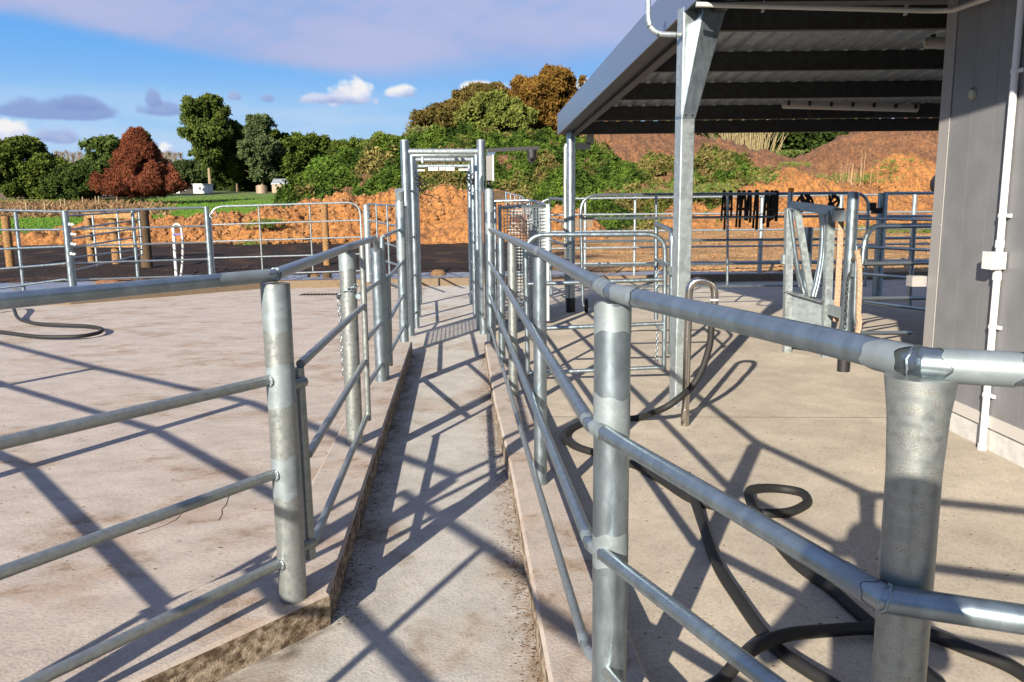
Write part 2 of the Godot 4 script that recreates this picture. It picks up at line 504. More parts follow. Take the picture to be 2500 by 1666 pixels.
func build_sky() -> Sky:
	cloud_n.seed = 5; cloud_n.frequency = 0.35; cloud_n.fractal_octaves = 5
	wisp_n.seed = 9; wisp_n.frequency = 0.45; wisp_n.fractal_octaves = 5
	var W := 4096
	var H := 2048
	var lw := 512
	var lo := Image.create(lw, lw / 2, false, Image.FORMAT_RGB8)
	for y in lw / 2:
		var el := PI * (0.5 - (y + 0.5) / (lw / 2.0))
		for x in lw:
			lo.set_pixel(x, y, sky_at(wrapf(TAU * (x + 0.5) / lw, -PI, PI), maxf(el, 0.0)) if el > -0.03 else Color(0.36, 0.35, 0.33))
	lo.resize(W, H, Image.INTERPOLATE_CUBIC)
	var x0 := int(-W * 0.68 / TAU)
	var x1 := int(W * 0.34 / TAU)
	for y in range(int(H * (0.5 - 0.36 / PI)), H / 2 + 4):
		var el := PI * (0.5 - (y + 0.5) / H)
		for x in range(x0, x1):
			lo.set_pixel(posmod(x, W), y, sky_at(TAU * (x + 0.5) / W, maxf(el, 0.0)))
	var pm := PanoramaSkyMaterial.new()
	pm.panorama = ImageTexture.create_from_image(lo)
	pm.energy_multiplier = 1.0
	var sky := Sky.new()
	sky.sky_material = pm
	return sky

# ---------------------------------------------------------------- land
const PROFILE := [[0.0, -0.26], [18.6, -0.26], [20.6, -0.21], [21.7, -0.05], [36.0, 0.30], [45.0, 0.62], [60.0, 1.10], [90.0, 2.15], [150.0, 4.8], [300.0, 10.5], [800.0, 26.0]]
func land(x: float, z: float) -> float:
	var d := sqrt(x * x * 0.35 + z * z)
	for k in PROFILE.size() - 1:
		if d < PROFILE[k + 1][0]:
			return lerpf(PROFILE[k][1], PROFILE[k + 1][1], (d - PROFILE[k][0]) / (PROFILE[k + 1][0] - PROFILE[k][0]))
	return 26.0

func kerb(called: String, pts: Array, y0: float, y1: float, top: Material, face: Material, ch := 0.014):   # outline (x, z) clockwise seen from above is turned round first
	var area := 0.0
	for k in pts.size():
		var a: Vector2 = pts[k]
		var b: Vector2 = pts[(k + 1) % pts.size()]
		area += a.x * b.y - b.x * a.y
	if area > 0: pts.reverse()                                        # now counter-clockwise from above (z runs towards the viewer)
	var m := pts.size()
	var ins := []
	for k in m:
		var a: Vector2 = pts[(k + m - 1) % m]
		var p: Vector2 = pts[k]
		var b: Vector2 = pts[(k + 1) % m]
		var n1 := Vector2((p - a).y, -(p - a).x).normalized()
		var n2 := Vector2((b - p).y, -(b - p).x).normalized()
		var q := (n1 + n2).normalized()
		ins.append(p + q * ch / maxf(q.dot(n1), 0.4))
	var s := MB.new()
	s.sheet(ins, y1)
	var f := MB.new()
	for k in m:
		var j := (k + 1) % m
		var a: Vector2 = pts[k]
		var b: Vector2 = pts[j]
		var ai: Vector2 = ins[k]
		var bi: Vector2 = ins[j]
		s.quad(Vector3(a.x, y1 - ch, a.y), Vector3(b.x, y1 - ch, b.y), Vector3(bi.x, y1, bi.y), Vector3(ai.x, y1, ai.y))
		f.quad(Vector3(a.x, y0, a.y), Vector3(b.x, y0, b.y), Vector3(b.x, y1 - ch, b.y), Vector3(a.x, y1 - ch, a.y))
	var o := struct(called, s, top)
	var w := MeshInstance3D.new()
	w.mesh = f.mesh(); w.material_override = face; w.name = "kerb_face"
	o.add_child(w)

func left_y(z: float) -> float: return -0.03 - 0.12 * clampf((-z - 3.2) / 6.5, 0.0, 1.0)

func in_yard(x: float, z: float) -> bool:
	if x < -8.5: return z > -15.2 + (x + 8.5) * -0.18
	if x < -5.6: return z > lerpf(-15.2, -18.0, (x + 8.5) / 2.9)
	return z > -18.35 - (x + 5.6) * 0.042

func ridge(called: String, tops: Array, foot: float, back: float, mt: Material, rough: float, nu: int, nv: int, sharp := 1.0) -> MB:
	var b := MB.new()
	var x0: float = tops[0].x
	var x1: float = tops[-1].x
	var f := func(u: float, v: float) -> Vector3:
		var x := lerpf(x0, x1, u)
		var k := 0
		while k < tops.size() - 2 and x > tops[k + 1].x: k += 1
		var t := clampf((x - tops[k].x) / (tops[k + 1].x - tops[k].x), 0.0, 1.0)
		t = t * t * (3.0 - 2.0 * t) * 0.5 + t * 0.5
		var top: Vector3 = tops[k].lerp(tops[k + 1], t)
		var w := v * (foot + back) - foot                              # metres behind the crest
		var z := top.z - w
		var g := land(x, z)
		var s := 1.0 - absf(w) / (foot if w < 0 else back)
		s = pow(clampf(s, 0.0, 1.0), sharp)
		s = s * s * (3.0 - 2.0 * s) * 0.55 + s * 0.45
		var h := maxf(top.y - g, 0.05)
		var nz := N1.get_noise_3d(x * 1.2, h * 3.0, z * 1.2) * 0.38 + N1.get_noise_2d(x * 4.5, z * 4.5) * 0.26 + N2.get_noise_2d(x * 2.0, z * 2.0) * 0.4
		var e := clampf(s * 4.0, 0.0, 1.0) * clampf((1.0 - absf(u - 0.5) * 2.0) * 12.0, 0.0, 1.0)
		return Vector3(x, g - 0.12 * (1.0 - e) + (h * s + nz * rough) * e, z)
	b.grid(nu, nv, f)
	return b

func build_land():
	# race floor, a funnel near the viewer, then straight to the far kerb
	var s := MB.new()
	s.sheet([Vector2(-1.39, -9.7), Vector2(-1.95, -18.5), Vector2(-0.55, -18.52), Vector2(-0.2, -9.7)], FL)
	s.sheet([Vector2(-2.32, -1.2), Vector2(0.72, -1.2), Vector2(3.35, -0.2), Vector2(3.35, 6), Vector2(-9, 6), Vector2(-9, -1.2)], FL)
	var edge_l := func(z): return (-0.787 + (z + 3.19) * 0.0667) if z < -3.19 else (-0.787 - (z + 3.19) * 0.69)
	var edge_r := func(z): return (0.115 + (z + 2.45) * 0.0625) if z < -2.45 else (0.115 + (z + 2.45) * 0.29)
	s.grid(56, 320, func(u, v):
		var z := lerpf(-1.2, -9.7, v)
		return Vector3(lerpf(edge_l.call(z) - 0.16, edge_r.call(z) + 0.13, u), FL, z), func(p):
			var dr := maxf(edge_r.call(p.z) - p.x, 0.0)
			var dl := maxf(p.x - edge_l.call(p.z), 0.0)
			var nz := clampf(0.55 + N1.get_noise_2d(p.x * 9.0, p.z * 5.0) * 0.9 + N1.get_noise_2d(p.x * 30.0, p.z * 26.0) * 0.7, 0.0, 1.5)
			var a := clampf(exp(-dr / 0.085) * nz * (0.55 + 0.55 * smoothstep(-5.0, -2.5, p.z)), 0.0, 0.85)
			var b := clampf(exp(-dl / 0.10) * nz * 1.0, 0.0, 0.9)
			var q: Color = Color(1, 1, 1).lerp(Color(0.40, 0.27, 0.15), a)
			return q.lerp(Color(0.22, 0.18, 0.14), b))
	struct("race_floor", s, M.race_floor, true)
	# right yard, two pours with an open joint
	s = MB.new()
	s.sheet([Vector2(-0.2, -9.6), Vector2(-0.55, -18.52), Vector2(20, -19.4), Vector2(20, -6.45), Vector2(3.3, -6.48), Vector2(0.02, -6.64)], FL)
	struct("right_yard_floor", s, M.right_floor)
	s = MB.new()
	s.sheet([Vector2(0.02, -6.63), Vector2(3.3, -6.47), Vector2(3.42, -6.47), Vector2(3.42, -0.2), Vector2(0.66, -1.25), Vector2(0.3, -2.5), Vector2(0.16, -4.4)], FL)
	struct("right_yard_floor", s, M.right_floor)
	s = MB.new()
	s.sheet([Vector2(-30, -30), Vector2(30, -30), Vector2(30, 12), Vector2(-30, 12)], FL - 0.45)
	struct("base_course", s, M.soil)
	# left yard falls slightly towards the drain
	s = MB.new()
	s.sheet([Vector2(-22, -3.2), Vector2(-22, 0.5), Vector2(-4.5, 0.5), Vector2(-2.2, -1.6), Vector2(-1.75, -2.6), Vector2(-1.0, -3.2)], 0.0)
	s.sheet([Vector2(-22, -9.7), Vector2(-22, -3.2), Vector2(-1.0, -3.2), Vector2(-1.02, -3.5), Vector2(-1.38, -9.7)], 0.0)
	s.sheet([Vector2(-22, -13.15), Vector2(-22, -9.7), Vector2(-1.38, -9.7), Vector2(-1.95, -18.5), Vector2(-5.62, -18.3), Vector2(-6.95, -17.05), Vector2(-8.5, -15.5)], 0.0)
	for k in s.v.size(): s.v[k].y = left_y(s.v[k].z)
	struct("left_yard_floor", s, M.left_floor)
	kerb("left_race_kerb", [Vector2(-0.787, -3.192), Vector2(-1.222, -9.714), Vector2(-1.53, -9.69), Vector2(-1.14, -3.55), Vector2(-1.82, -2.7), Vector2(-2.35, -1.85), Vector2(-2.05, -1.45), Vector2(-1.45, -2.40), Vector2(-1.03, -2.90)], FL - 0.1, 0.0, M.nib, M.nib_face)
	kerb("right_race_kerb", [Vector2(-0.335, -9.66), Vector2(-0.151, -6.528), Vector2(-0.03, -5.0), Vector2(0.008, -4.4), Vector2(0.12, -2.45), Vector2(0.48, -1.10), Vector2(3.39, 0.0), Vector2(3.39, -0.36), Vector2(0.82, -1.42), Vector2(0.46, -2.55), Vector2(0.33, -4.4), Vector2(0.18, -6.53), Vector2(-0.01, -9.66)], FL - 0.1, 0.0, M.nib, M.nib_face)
	kerb("far_kerb", [Vector2(-22, -13.0), Vector2(-8.5, -15.42), Vector2(-6.9, -16.96), Vector2(-5.62, -18.2), Vector2(-1.6, -18.42), Vector2(5.2, -18.7), Vector2(20, -19.3), Vector2(20, -19.6), Vector2(5.2, -18.98), Vector2(-1.6, -18.7), Vector2(-5.72, -18.48), Vector2(-7.1, -17.16), Vector2(-8.6, -15.7), Vector2(-22, -13.3)], FL - 0.2, 0.02, M.kerb, M.kerb)
	# muddy ground beyond the kerb, its hollows under water
	var mud := Color(0.040, 0.031, 0.027)
	var clay := Color(0.70, 0.46, 0.23)
	s = MB.new()
	s.grid(330, 150, func(u, v):
		var x := lerpf(-44.0, 50.0, u)
		var z := lerpf(-13.0, -50.0, v)
		var y := land(x, z) + N1.get_noise_2d(x * 0.5, z * 0.8) * 0.09 + N1.get_noise_2d(x * 3.0, z * 3.0) * 0.03
		if x > 0.5: y += 0.05 * smoothstep(0.5, 2.5, x)
		if in_yard(x, z + 0.3): y = -0.5
		return Vector3(x, y, z), func(p):
			var k := smoothstep(0.6, 3.4, p.x + N1.get_noise_2d(p.x, p.z) * 3.0)
			var w: float = 1.0 - 0.35 * smoothstep(0.1, 0.5, N1.get_noise_2d(p.x * 0.5, p.z * 1.4))
			var q: Color = mud.lerp(clay * w, k)
			return q.lerp(Color(0.26, 0.15, 0.075), 0.4 * smoothstep(0.2, 0.5, N1.get_noise_2d(p.x * 1.3 + 9.0, p.z * 1.3))))
	struct("ground", s, M.mud, true)
	s = MB.new()
	s.grid(150, 110, func(u, v):                                      # ruffled by the wind
		var x := lerpf(-22.0, 20.0, u)
		var z0 := -15.75 if x < -8.7 else (lerpf(-15.75, -18.55, (x + 8.7) / 2.9) if x < -5.8 else -18.72 - maxf(0.0, x + 1.6) * 0.042)
		var z := lerpf(z0, -21.7, v)
		var ph := N2.get_noise_2d(x * 6.0, z * 6.0) * 4.0
		return Vector3(x, -0.15 + (-18.5 - z) * 0.022 + 0.009 * sin(z * 40.0 + ph + x * 3.0) + 0.008 * sin(z * 27.0 - x * 5.0 + ph * 1.7), z))
	struct("puddle_water", s, M.water)
	# paddocks running off to the trees
	var grass := Color(0.080, 0.175, 0.028)
	var dead := Color(0.20, 0.125, 0.07)
	s = MB.new()
	s.grid(150, 90, func(u, v):
		var az := lerpf(-0.85, 0.85, u)
		var d := 41.5 * pow(18.0, v)
		var x := sin(az) * d
		var z := -cos(az) * d
		return Vector3(x, land(x, z) + 0.06 + N2.get_noise_2d(x * 0.25, z * 0.25) * 0.02 * d * 0.1, z), func(p):
			var d := Vector2(p.x, p.z).length()
			var az := atan2(p.x, -p.z)
			var q: Color = grass.lerp(Color(0.20, 0.27, 0.05), 0.5 + 0.8 * N2.get_noise_2d(p.x, p.z))
			var strip := smoothstep(66.0, 74.0, d + az * 40.0 + N2.get_noise_2d(p.x * 2.0, p.z * 2.0) * 6.0) * smoothstep(-0.42, -0.46, az)
			q = q.lerp(dead, strip)
			return q.lerp(Color(0.05, 0.04, 0.03), smoothstep(56.0, 48.0, d) * smoothstep(-0.40, -0.33, az) * 0.85))
	struct("field", s, M.field, true)
	# heaps of dug clay along the edge of the mud
	var tops := [Vector3(-29.487, 0.167, -37), Vector3(-25.557, 0.201, -37), Vector3(-23.3, 0.325, -37), Vector3(-22.821, 0.432, -37), Vector3(-21.668, 0.734, -37), Vector3(-20.472, 0.759, -37), Vector3(-19.663, 1.027, -37), Vector3(-18.651, 1.293, -37), Vector3(-17.669, 1.246, -37), Vector3(-16.489, 1.123, -37), Vector3(-15.486, 1.333, -37), Vector3(-14.095, 1.282, -37), Vector3(-12.861, 1.38, -37), Vector3(-11.98, 1.481, -37), Vector3(-11.092, 1.728, -37), Vector3(-10.01, 1.827, -37), Vector3(-9.022, 1.908, -37), Vector3(-8.273, 2.064, -37), Vector3(-7.43, 2.256, -37), Vector3(-6.975, 2.069, -37), Vector3(-6.629, 1.919, -37), Vector3(-5.954, 2.095, -37), Vector3(-5.113, 2.305, -37), Vector3(-4.22, 2.46, -37), Vector3(-3.075, 2.375, -37), Vector3(-1.91, 2.308, -37), Vector3(-0.855, 2.261, -37), Vector3(-0.262, 2.364, -37), Vector3(0.624, 2.009, -37), Vector3(1.178, 1.637, -37), Vector3(1.549, 1.505, -37), Vector3(2.2, 1.736, -37), Vector3(2.85, 1.62, -37), Vector3(3.595, 1.153, -37), Vector3(5.091, 0.584, -37)]
	solo("clay_heap", ridge("clay_heap", tops, 4.2, 4.0, M.clay, 0.9, 560, 60), M.clay, "long ridge of orange dug clay behind the muddy ground and the far gates", "clay heap")
	tops = [Vector3(-5.031, 0.059, -34.6), Vector3(-4.313, 0.641, -34.6), Vector3(-3.606, 0.962, -34.6), Vector3(-2.729, 1.194, -34.6), Vector3(-1.679, 1.492, -34.6), Vector3(-0.635, 1.601, -34.6), Vector3(0.231, 1.352, -34.6), Vector3(1.097, 0.688, -34.6), Vector3(1.619, 0.163, -34.6)]
	solo("clay_heap", ridge("clay_heap", tops, 2.6, 3.5, M.clay, 0.5, 120, 50), M.clay, "smaller pale clay heap seen through the tall pipe frame, in front of the long ridge", "clay heap")
	tops = [Vector3(6.928, 1.259, -44), Vector3(8.683, 1.938, -44), Vector3(10.001, 2.142, -44), Vector3(11.319, 2.301, -44), Vector3(12.634, 2.461, -44), Vector3(13.716, 2.925, -44), Vector3(14.467, 3.348, -44), Vector3(15.091, 3.62, -44), Vector3(15.779, 3.442, -44), Vector3(16.795, 2.893, -44), Vector3(17.901, 2.774, -44), Vector3(19.241, 2.436, -44), Vector3(21.031, 2.027, -44), Vector3(23.938, 1.519, -44)]
	solo("clay_heap", ridge("clay_heap", tops, 6.5, 5.0, M.clay, 0.9, 260, 60), M.clay, "orange clay heap with a sharp peak seen under the lean-to roof", "clay heap")
	tops = [Vector3(19.724, 2.307, -49), Vector3(20.543, 2.973, -49), Vector3(21.59, 3.848, -49), Vector3(22.412, 4.341, -49), Vector3(23.107, 4.524, -49), Vector3(23.867, 4.445, -49), Vector3(24.743, 4.126, -49), Vector3(25.762, 3.566, -49), Vector3(28.259, 2.941, -49), Vector3(30.777, 2.193, -49)]
	solo("clay_heap", ridge("clay_heap", tops, 6.0, 5.0, M.clay, 0.6, 180, 60), M.clay, "rounded bright orange clay heap beside the grey wall", "clay heap")
	tops = [Vector3(3.536, 6.044, -62), Vector3(4.764, 7.227, -62), Vector3(6.293, 7.866, -62), Vector3(8.435, 7.903, -62), Vector3(11.505, 7.396, -62), Vector3(13.974, 6.745, -62), Vector3(15.826, 6.427, -62), Vector3(17.065, 6.145, -62), Vector3(18.624, 5.589, -62), Vector3(20.966, 4.873, -62), Vector3(22.034, 5.133, -62), Vector3(23.23, 5.842, -62), Vector3(25.028, 6.691, -62), Vector3(27.124, 7.534, -62), Vector3(29.236, 8.017, -62), Vector3(33.204, 8.124, -62), Vector3(38.463, 7.477, -62), Vector3(44.795, 5.62, -62)]
	var bank := struct("soil_bank", ridge("soil_bank", tops, 16.0, 12.0, M.soil, 1.2, 260, 70), M.soil)
	bank.set_meta("kind", "structure")
	# rough hill under scrub
	tops = [Vector3(-13.275, 1.627, -52), Vector3(-12.648, 2.648, -52), Vector3(-12.14, 3.459, -52), Vector3(-11.304, 4.111, -52), Vector3(-9.965, 4.553, -52), Vector3(-8.919, 4.845, -52), Vector3(-7.617, 5.134, -52), Vector3(-6.319, 5.373, -52), Vector3(-5.023, 5.611, -52), Vector3(-3.731, 5.773, -52), Vector3(-1.154, 5.822, -52), Vector3(1.421, 5.72, -52), Vector3(3.482, 5.523, -52), Vector3(4.774, 4.856, -52), Vector3(6.071, 4.185, -52), Vector3(7.63, 3.814, -52), Vector3(9.701, 3.945, -52), Vector3(11.771, 4.025, -52), Vector3(13.321, 4.161, -52), Vector3(14.371, 3.745, -52), Vector3(15.69, 3.171, -52), Vector3(17.535, 2.591, -52), Vector3(19.642, 2.108, -52)]
	hill_tops = tops
	struct("hill", ridge("hill", tops, 12.5, 14.0, M.soil, 1.0, 240, 60, 0.8), M.soil)
	# loose lumps of clay
	var lump := MB.new()
	lump.ball(Vector3.ZERO, Vector3(1, 0.75, 0.9), N1, 0.5, 4, 6)
	RN.seed = 99
	var buf := PackedFloat32Array()
	for k in 9000:
		var x := RN.randf_range(-17.0, 18.0)
		var z := RN.randf_range(-40.5, -33.2)
		var hit := 0.0
		if x > 3.0 and RN.randf() < 0.6: continue
		if x > 3.0:
			z = RN.randf_range(-37.0, -20.0)
			hit = land(x, z) + 0.05
		else:
			hit = _ridge_y(x, z)
		var r := (0.025 + 0.10 * pow(RN.randf(), 3.0)) * (0.55 if x > 3.0 else 1.0)
		var b := Basis.from_euler(Vector3(RN.randf() * 6.0, RN.randf() * 6.0, RN.randf() * 6.0)).scaled(Vector3.ONE * r)
		put(buf, b, Vector3(x, hit, z), Color(0.52, 0.31, 0.16).lerp(Color(0.30, 0.145, 0.06), RN.randf()))
	var o := scatter("loose_clay_lumps", lump.mesh(), buf, self, M.mud)
	metas(o, "loose lumps of pale and orange clay lying on the heaps and flat ground", "clay lumps")

	# crumbs of dirt along the race kerbs and flecks over the floors
	buf = PackedFloat32Array()
	for k in 9000:
		var z := 0.0
		var x := 0.0
		var y := FL
		var r := RN.randf_range(0.0012, 0.0045)
		var pick := RN.randf()
		if pick < 0.42:
			z = -1.6 - 8.0 * RN.randf()
			x = (0.22 + (z + 1.6) * 0.066) - absf(RN.randfn()) * 0.07 - 0.005
			if z > -2.4: x -= 0.02
		elif pick < 0.55:
			z = -3.2 - 6.4 * RN.randf()
			x = -0.787 + (z + 3.192) * 0.0667 + absf(RN.randfn()) * 0.06
		elif pick < 0.75:
			z = -1.0 - 12.0 * RN.randf()
			x = RN.randf_range(0.5, 5.5); r *= 1.1
			if x > 3.3 and z > -6.5: continue
		else:
			z = -2.0 - 14.0 * RN.randf()
			x = RN.randf_range(-9.0, -1.1) + (z + 2.0) * 0.05; r *= 1.3
			y = left_y(z)
			if z > -3.4 and x > -2.6: continue
		var b := Basis.from_euler(Vector3(0, RN.randf() * 6.0, 0)).scaled(Vector3(r * RN.randf_range(0.8, 2.6), r * 0.5, r))
		put(buf, b, Vector3(x, y + r * 0.15, z), Color(0.26, 0.18, 0.11).lerp(Color(0.12, 0.085, 0.06), RN.randf()))
	o = scatter("dirt_crumbs", lump.mesh(), buf, self, M.mud)
	metas(o, "crumbs and flecks of dry dirt on the concrete, thickest along the race kerbs", "dirt")
	# hairline cracks in the left yard
	for q in [[Vector3(-1.944, -0.028, -3.941), Vector3(-1.906, -0.028, -3.983), Vector3(-1.857, -0.028, -4.06), Vector3(-1.829, -0.028, -4.139), Vector3(-1.834, -0.028, -4.217)], [Vector3(-1.592, -0.028, -4.121), Vector3(-1.606, -0.028, -4.216), Vector3(-1.635, -0.028, -4.291), Vector3(-1.637, -0.028, -4.367), Vector3(-1.667, -0.028, -4.488), Vector3(-1.681, -0.028, -4.571)]]:
		var cr := MB.new()
		for k in q.size(): q[k].y = left_y(q[k].z) + 0.0015
		flat_strip(cr, q, 0.0028, 0.001)
		struct("floor_crack", cr, M.dark_timber)

var hill_tops := []
var front_tops := [Vector3(-29.487, 0.167, -37), Vector3(-25.557, 0.201, -37), Vector3(-23.3, 0.325, -37), Vector3(-22.821, 0.432, -37), Vector3(-21.668, 0.734, -37), Vector3(-20.472, 0.759, -37), Vector3(-19.663, 1.027, -37), Vector3(-18.651, 1.293, -37), Vector3(-17.669, 1.246, -37), Vector3(-16.489, 1.123, -37), Vector3(-15.486, 1.333, -37), Vector3(-14.095, 1.282, -37), Vector3(-12.861, 1.38, -37), Vector3(-11.98, 1.481, -37), Vector3(-11.092, 1.728, -37), Vector3(-10.01, 1.827, -37), Vector3(-9.022, 1.908, -37), Vector3(-8.273, 2.064, -37), Vector3(-7.43, 2.256, -37), Vector3(-6.975, 2.069, -37), Vector3(-6.629, 1.919, -37), Vector3(-5.954, 2.095, -37), Vector3(-5.113, 2.305, -37), Vector3(-4.22, 2.46, -37), Vector3(-3.075, 2.375, -37), Vector3(-1.91, 2.308, -37), Vector3(-0.855, 2.261, -37), Vector3(-0.262, 2.364, -37), Vector3(0.624, 2.009, -37), Vector3(1.178, 1.637, -37), Vector3(1.549, 1.505, -37), Vector3(2.2, 1.736, -37), Vector3(2.85, 1.62, -37), Vector3(3.595, 1.153, -37), Vector3(5.091, 0.584, -37)]
func crest(tops: Array, x: float) -> Vector3:
	var k := 0
	while k < tops.size() - 2 and x > tops[k + 1].x: k += 1
	return tops[k].lerp(tops[k + 1], clampf((x - tops[k].x) / (tops[k + 1].x - tops[k].x), 0.0, 1.0))

func _ridge_y(x: float, z: float) -> float:
	var top := crest(front_tops, x)
	var w := top.z - z
	var s := clampf(1.0 - absf(w) / (4.2 if w < 0 else 4.0), 0.0, 1.0)
	s = s * s * (3.0 - 2.0 * s) * 0.55 + s * 0.45
	var g := land(x, z)
	var nz := N1.get_noise_3d(x * 1.2, maxf(top.y - g, 0.05) * 3.0, z * 1.2) * 0.38 + N1.get_noise_2d(x * 4.5, z * 4.5) * 0.26 + N2.get_noise_2d(x * 2.0, z * 2.0) * 0.4
	return g + (maxf(top.y - g, 0.05) * s + nz * 0.9) * clampf(s * 4.0, 0.0, 1.0)

# ---- many small copies in one object
func put(buf: PackedFloat32Array, b: Basis, p: Vector3, c: Color):
	buf.append_array(PackedFloat32Array([b.x.x, b.y.x, b.z.x, p.x, b.x.y, b.y.y, b.z.y, p.y, b.x.z, b.y.z, b.z.z, p.z, c.r, c.g, c.b, 1.0]))

func scatter(called: String, me: Mesh, buf: PackedFloat32Array, parent: Node3D, mt: Material, stuff := true) -> MultiMeshInstance3D:
	var mm := MultiMesh.new()
	mm.transform_format = MultiMesh.TRANSFORM_3D
	mm.use_colors = true
	mm.mesh = me
	mm.instance_count = buf.size() / 16
	mm.buffer = buf
	var o := MultiMeshInstance3D.new()
	o.multimesh = mm; o.material_override = mt
	o.name = numbered(called) if parent == self else called
	parent.add_child(o, true)
	if parent != self: o.position = -parent.position
	if stuff: o.set_meta("kind", "stuff")
	return o
# rails and posts of the pens; every fence is one welded thing
func rail(parent: Node3D, pts: Array, r: float, mt: Material, called := "rail", smooth := false) -> MeshInstance3D:
	return pipe(called, pts, r, mt, parent, smooth, 16 if r > 0.02 else 10)

func weld(parent: Node3D, p: Vector3, d: Vector3, r: float):          # bead of weld round a pipe
	var pts := []
	var u := d.cross(Vector3(0.2, 1, 0.1)).normalized()
	var w := d.cross(u).normalized()
	for k in 25:
		var g := TAU * k / 24
		pts.append(p + (u * cos(g) + w * sin(g)) * (r * 1.04) + d * 0.0015 * sin(g * 7.0))
	var b := MB.new()
	b.tube(pts, 0.0028, 6, true, false)
	part("weld_bead", b, M.galv, parent)

func build_yard():
	# ---- fence on the left of the race, with the wing that opens towards the viewer
	var f := thing("race_fence", "pipe fence left of the race, its rails turning off to the left in front", "fence", Vector3(-1.0, 0, -4.0))
	var L1 := Vector3(-0.926, 0, -3.148)
	var L2 := Vector3(-1.095, 0, -5.39)
	var L3 := Vector3(-1.239, 0, -7.446)
	var L4 := Vector3(-1.318, 0, -9.72)
	var corner := Vector3(-1.9, 0, -1.65)
	post(f, L1.x, L1.z, 0.0, 1.318, 0.056, M.galv_dirty)
	post(f, L2.x, L2.z, 0.0, 1.318, 0.056, M.galv_dirty)
	post(f, L3.x, L3.z, 0.0, 1.25, 0.054, M.galv)
	post(f, L4.x, L4.z, FL, 1.70, 0.056, M.galv)
	post(f, corner.x, corner.z, 0.0, 1.318, 0.056, M.galv)
	band(f, L1, L1 + Vector3.UP, 0.056, 1.13, 1.312, M.zinc)
	band(f, L1, L1 + Vector3.UP, 0.056, 0.83, 1.00, M.zinc)
	band(f, L1, L1 + Vector3.UP, 0.056, 0.45, 0.62, M.zinc)
	band(f, L2, L2 + Vector3.UP, 0.056, 1.2, 1.312, M.zinc)
	band(f, L4, L4 + Vector3.UP, 0.056, 1.5, 1.69, M.zinc)
	band(f, L4, L4 + Vector3.UP, 0.056, 1.0, 1.25, M.zinc)
	var t1 := Vector3(-0.93, 1.35, -3.15)
	var t3 := Vector3(-1.235, 1.345, -7.40)
	rail(f, [corner + Vector3(0, 1.35, 0), t1], 0.025, M.galv)
	band(f, t1, corner + Vector3(0, 1.35, 0), 0.025, 0.03, 0.26, M.zinc)
	weld(f, t1 + Vector3(0.0, 0, -0.02), (Vector3(-1.095, 1.35, -5.39) - t1).normalized(), 0.025)
	rail(f, bend([t1, Vector3(-1.095, 1.35, -5.39), t3, Vector3(-1.239, 1.0, -7.446)], 2, 0.16), 0.025, M.galv)
	band(f, Vector3(-1.095, 1.35, -5.39), t3, 0.025, -0.1, 0.18, M.zinc)
	for y in [0.936, 0.549, 0.166]:
		rail(f, [Vector3(corner.x, y, corner.z), Vector3(L1.x - 0.02, y, L1.z)], 0.021, M.galv_dirty)
		weld(f, Vector3(L1.x, y, L1.z) + (corner - L1).normalized() * 0.058, (corner - L1).normalized(), 0.021)
	for q in [[Vector3(-1.015, 1.033, -5.3), Vector3(-1.212, 0.946, -7.4)], [Vector3(-0.969, 0.747, -5.3), Vector3(-1.219, 0.554, -7.4)], [Vector3(-0.974, 0.437, -5.3), Vector3(-1.225, 0.167, -7.4)]]:
		rail(f, q, 0.018, M.galv)
	for q in [[Vector3(-1.198, 1.346, -7.6), Vector3(-1.335, 1.359, -9.7)], [Vector3(-1.157, 0.968, -7.62), Vector3(-1.306, 0.971, -9.7)], [Vector3(-1.151, 0.589, -7.62), Vector3(-1.312, 0.576, -9.7)], [Vector3(-1.175, 0.235, -7.62), Vector3(-1.304, 0.205, -9.7)]]:
		rail(f, q, 0.019, M.galv)
	rail(f, [Vector3(-1.206, 1.347, -7.58), Vector3(-1.209, -0.013, -7.58)], 0.027, M.galv, "stile")
	rail(f, [Vector3(-1.181, 0.962, -7.7), Vector3(-1.188, 0.095, -7.7)], 0.026, M.galv_dirty, "stile")
	var cap := MB.new()
	cap.tube([Vector3(-1.318, 1.70, -9.76), Vector3(-1.318, 1.82, -9.70)], [0.05, 0.058], 20)
	part("hinge_collar", cap, M.zinc, f)
	# the narrow mesh panel that closes the side of the race up to the frame
	var ms := MB.new()
	mesh_wires(ms, Vector3(-1.33, 0.06, -9.80), Vector3(-1.405, 0.06, -10.95), 1.55, 0.05, 0.005)
	var pm := part("mesh_wires", ms, M.galv_new, f)
	pm.set_meta("kind", "stuff")
	rail(f, [Vector3(-1.33, 0.05, -9.80), Vector3(-1.33, 1.63, -9.80), Vector3(-1.405, 1.63, -10.95), Vector3(-1.405, 0.05, -10.95), Vector3(-1.33, 0.05, -9.80)], 0.014, M.galv, "mesh_frame")
	# ---- small gate hung on the first post
	var g := thing("race_gate", "low pipe gate chained shut between the two nearest posts on the left of the race", "gate", Vector3(-0.95, 0, -4.3))
	rail(g, [Vector3(-0.883, 0.958, -3.26), Vector3(-0.875, 0.125, -3.26)], 0.0235, M.galv_dirty, "hinge_stile")
	rail(g, [Vector3(-0.968, 1.368, -5.26), Vector3(-0.973, 0.198, -5.26)], 0.02, M.galv_dirty, "latch_stile")
	for q in [[Vector3(-0.879, 0.97, -3.28), Vector3(-0.974, 0.974, -5.24)], [Vector3(-0.867, 0.58, -3.28), Vector3(-0.978, 0.606, -5.24)], [Vector3(-0.869, 0.177, -3.28), Vector3(-0.982, 0.228, -5.24)]]:
		rail(g, q, 0.019, M.galv_dirty)
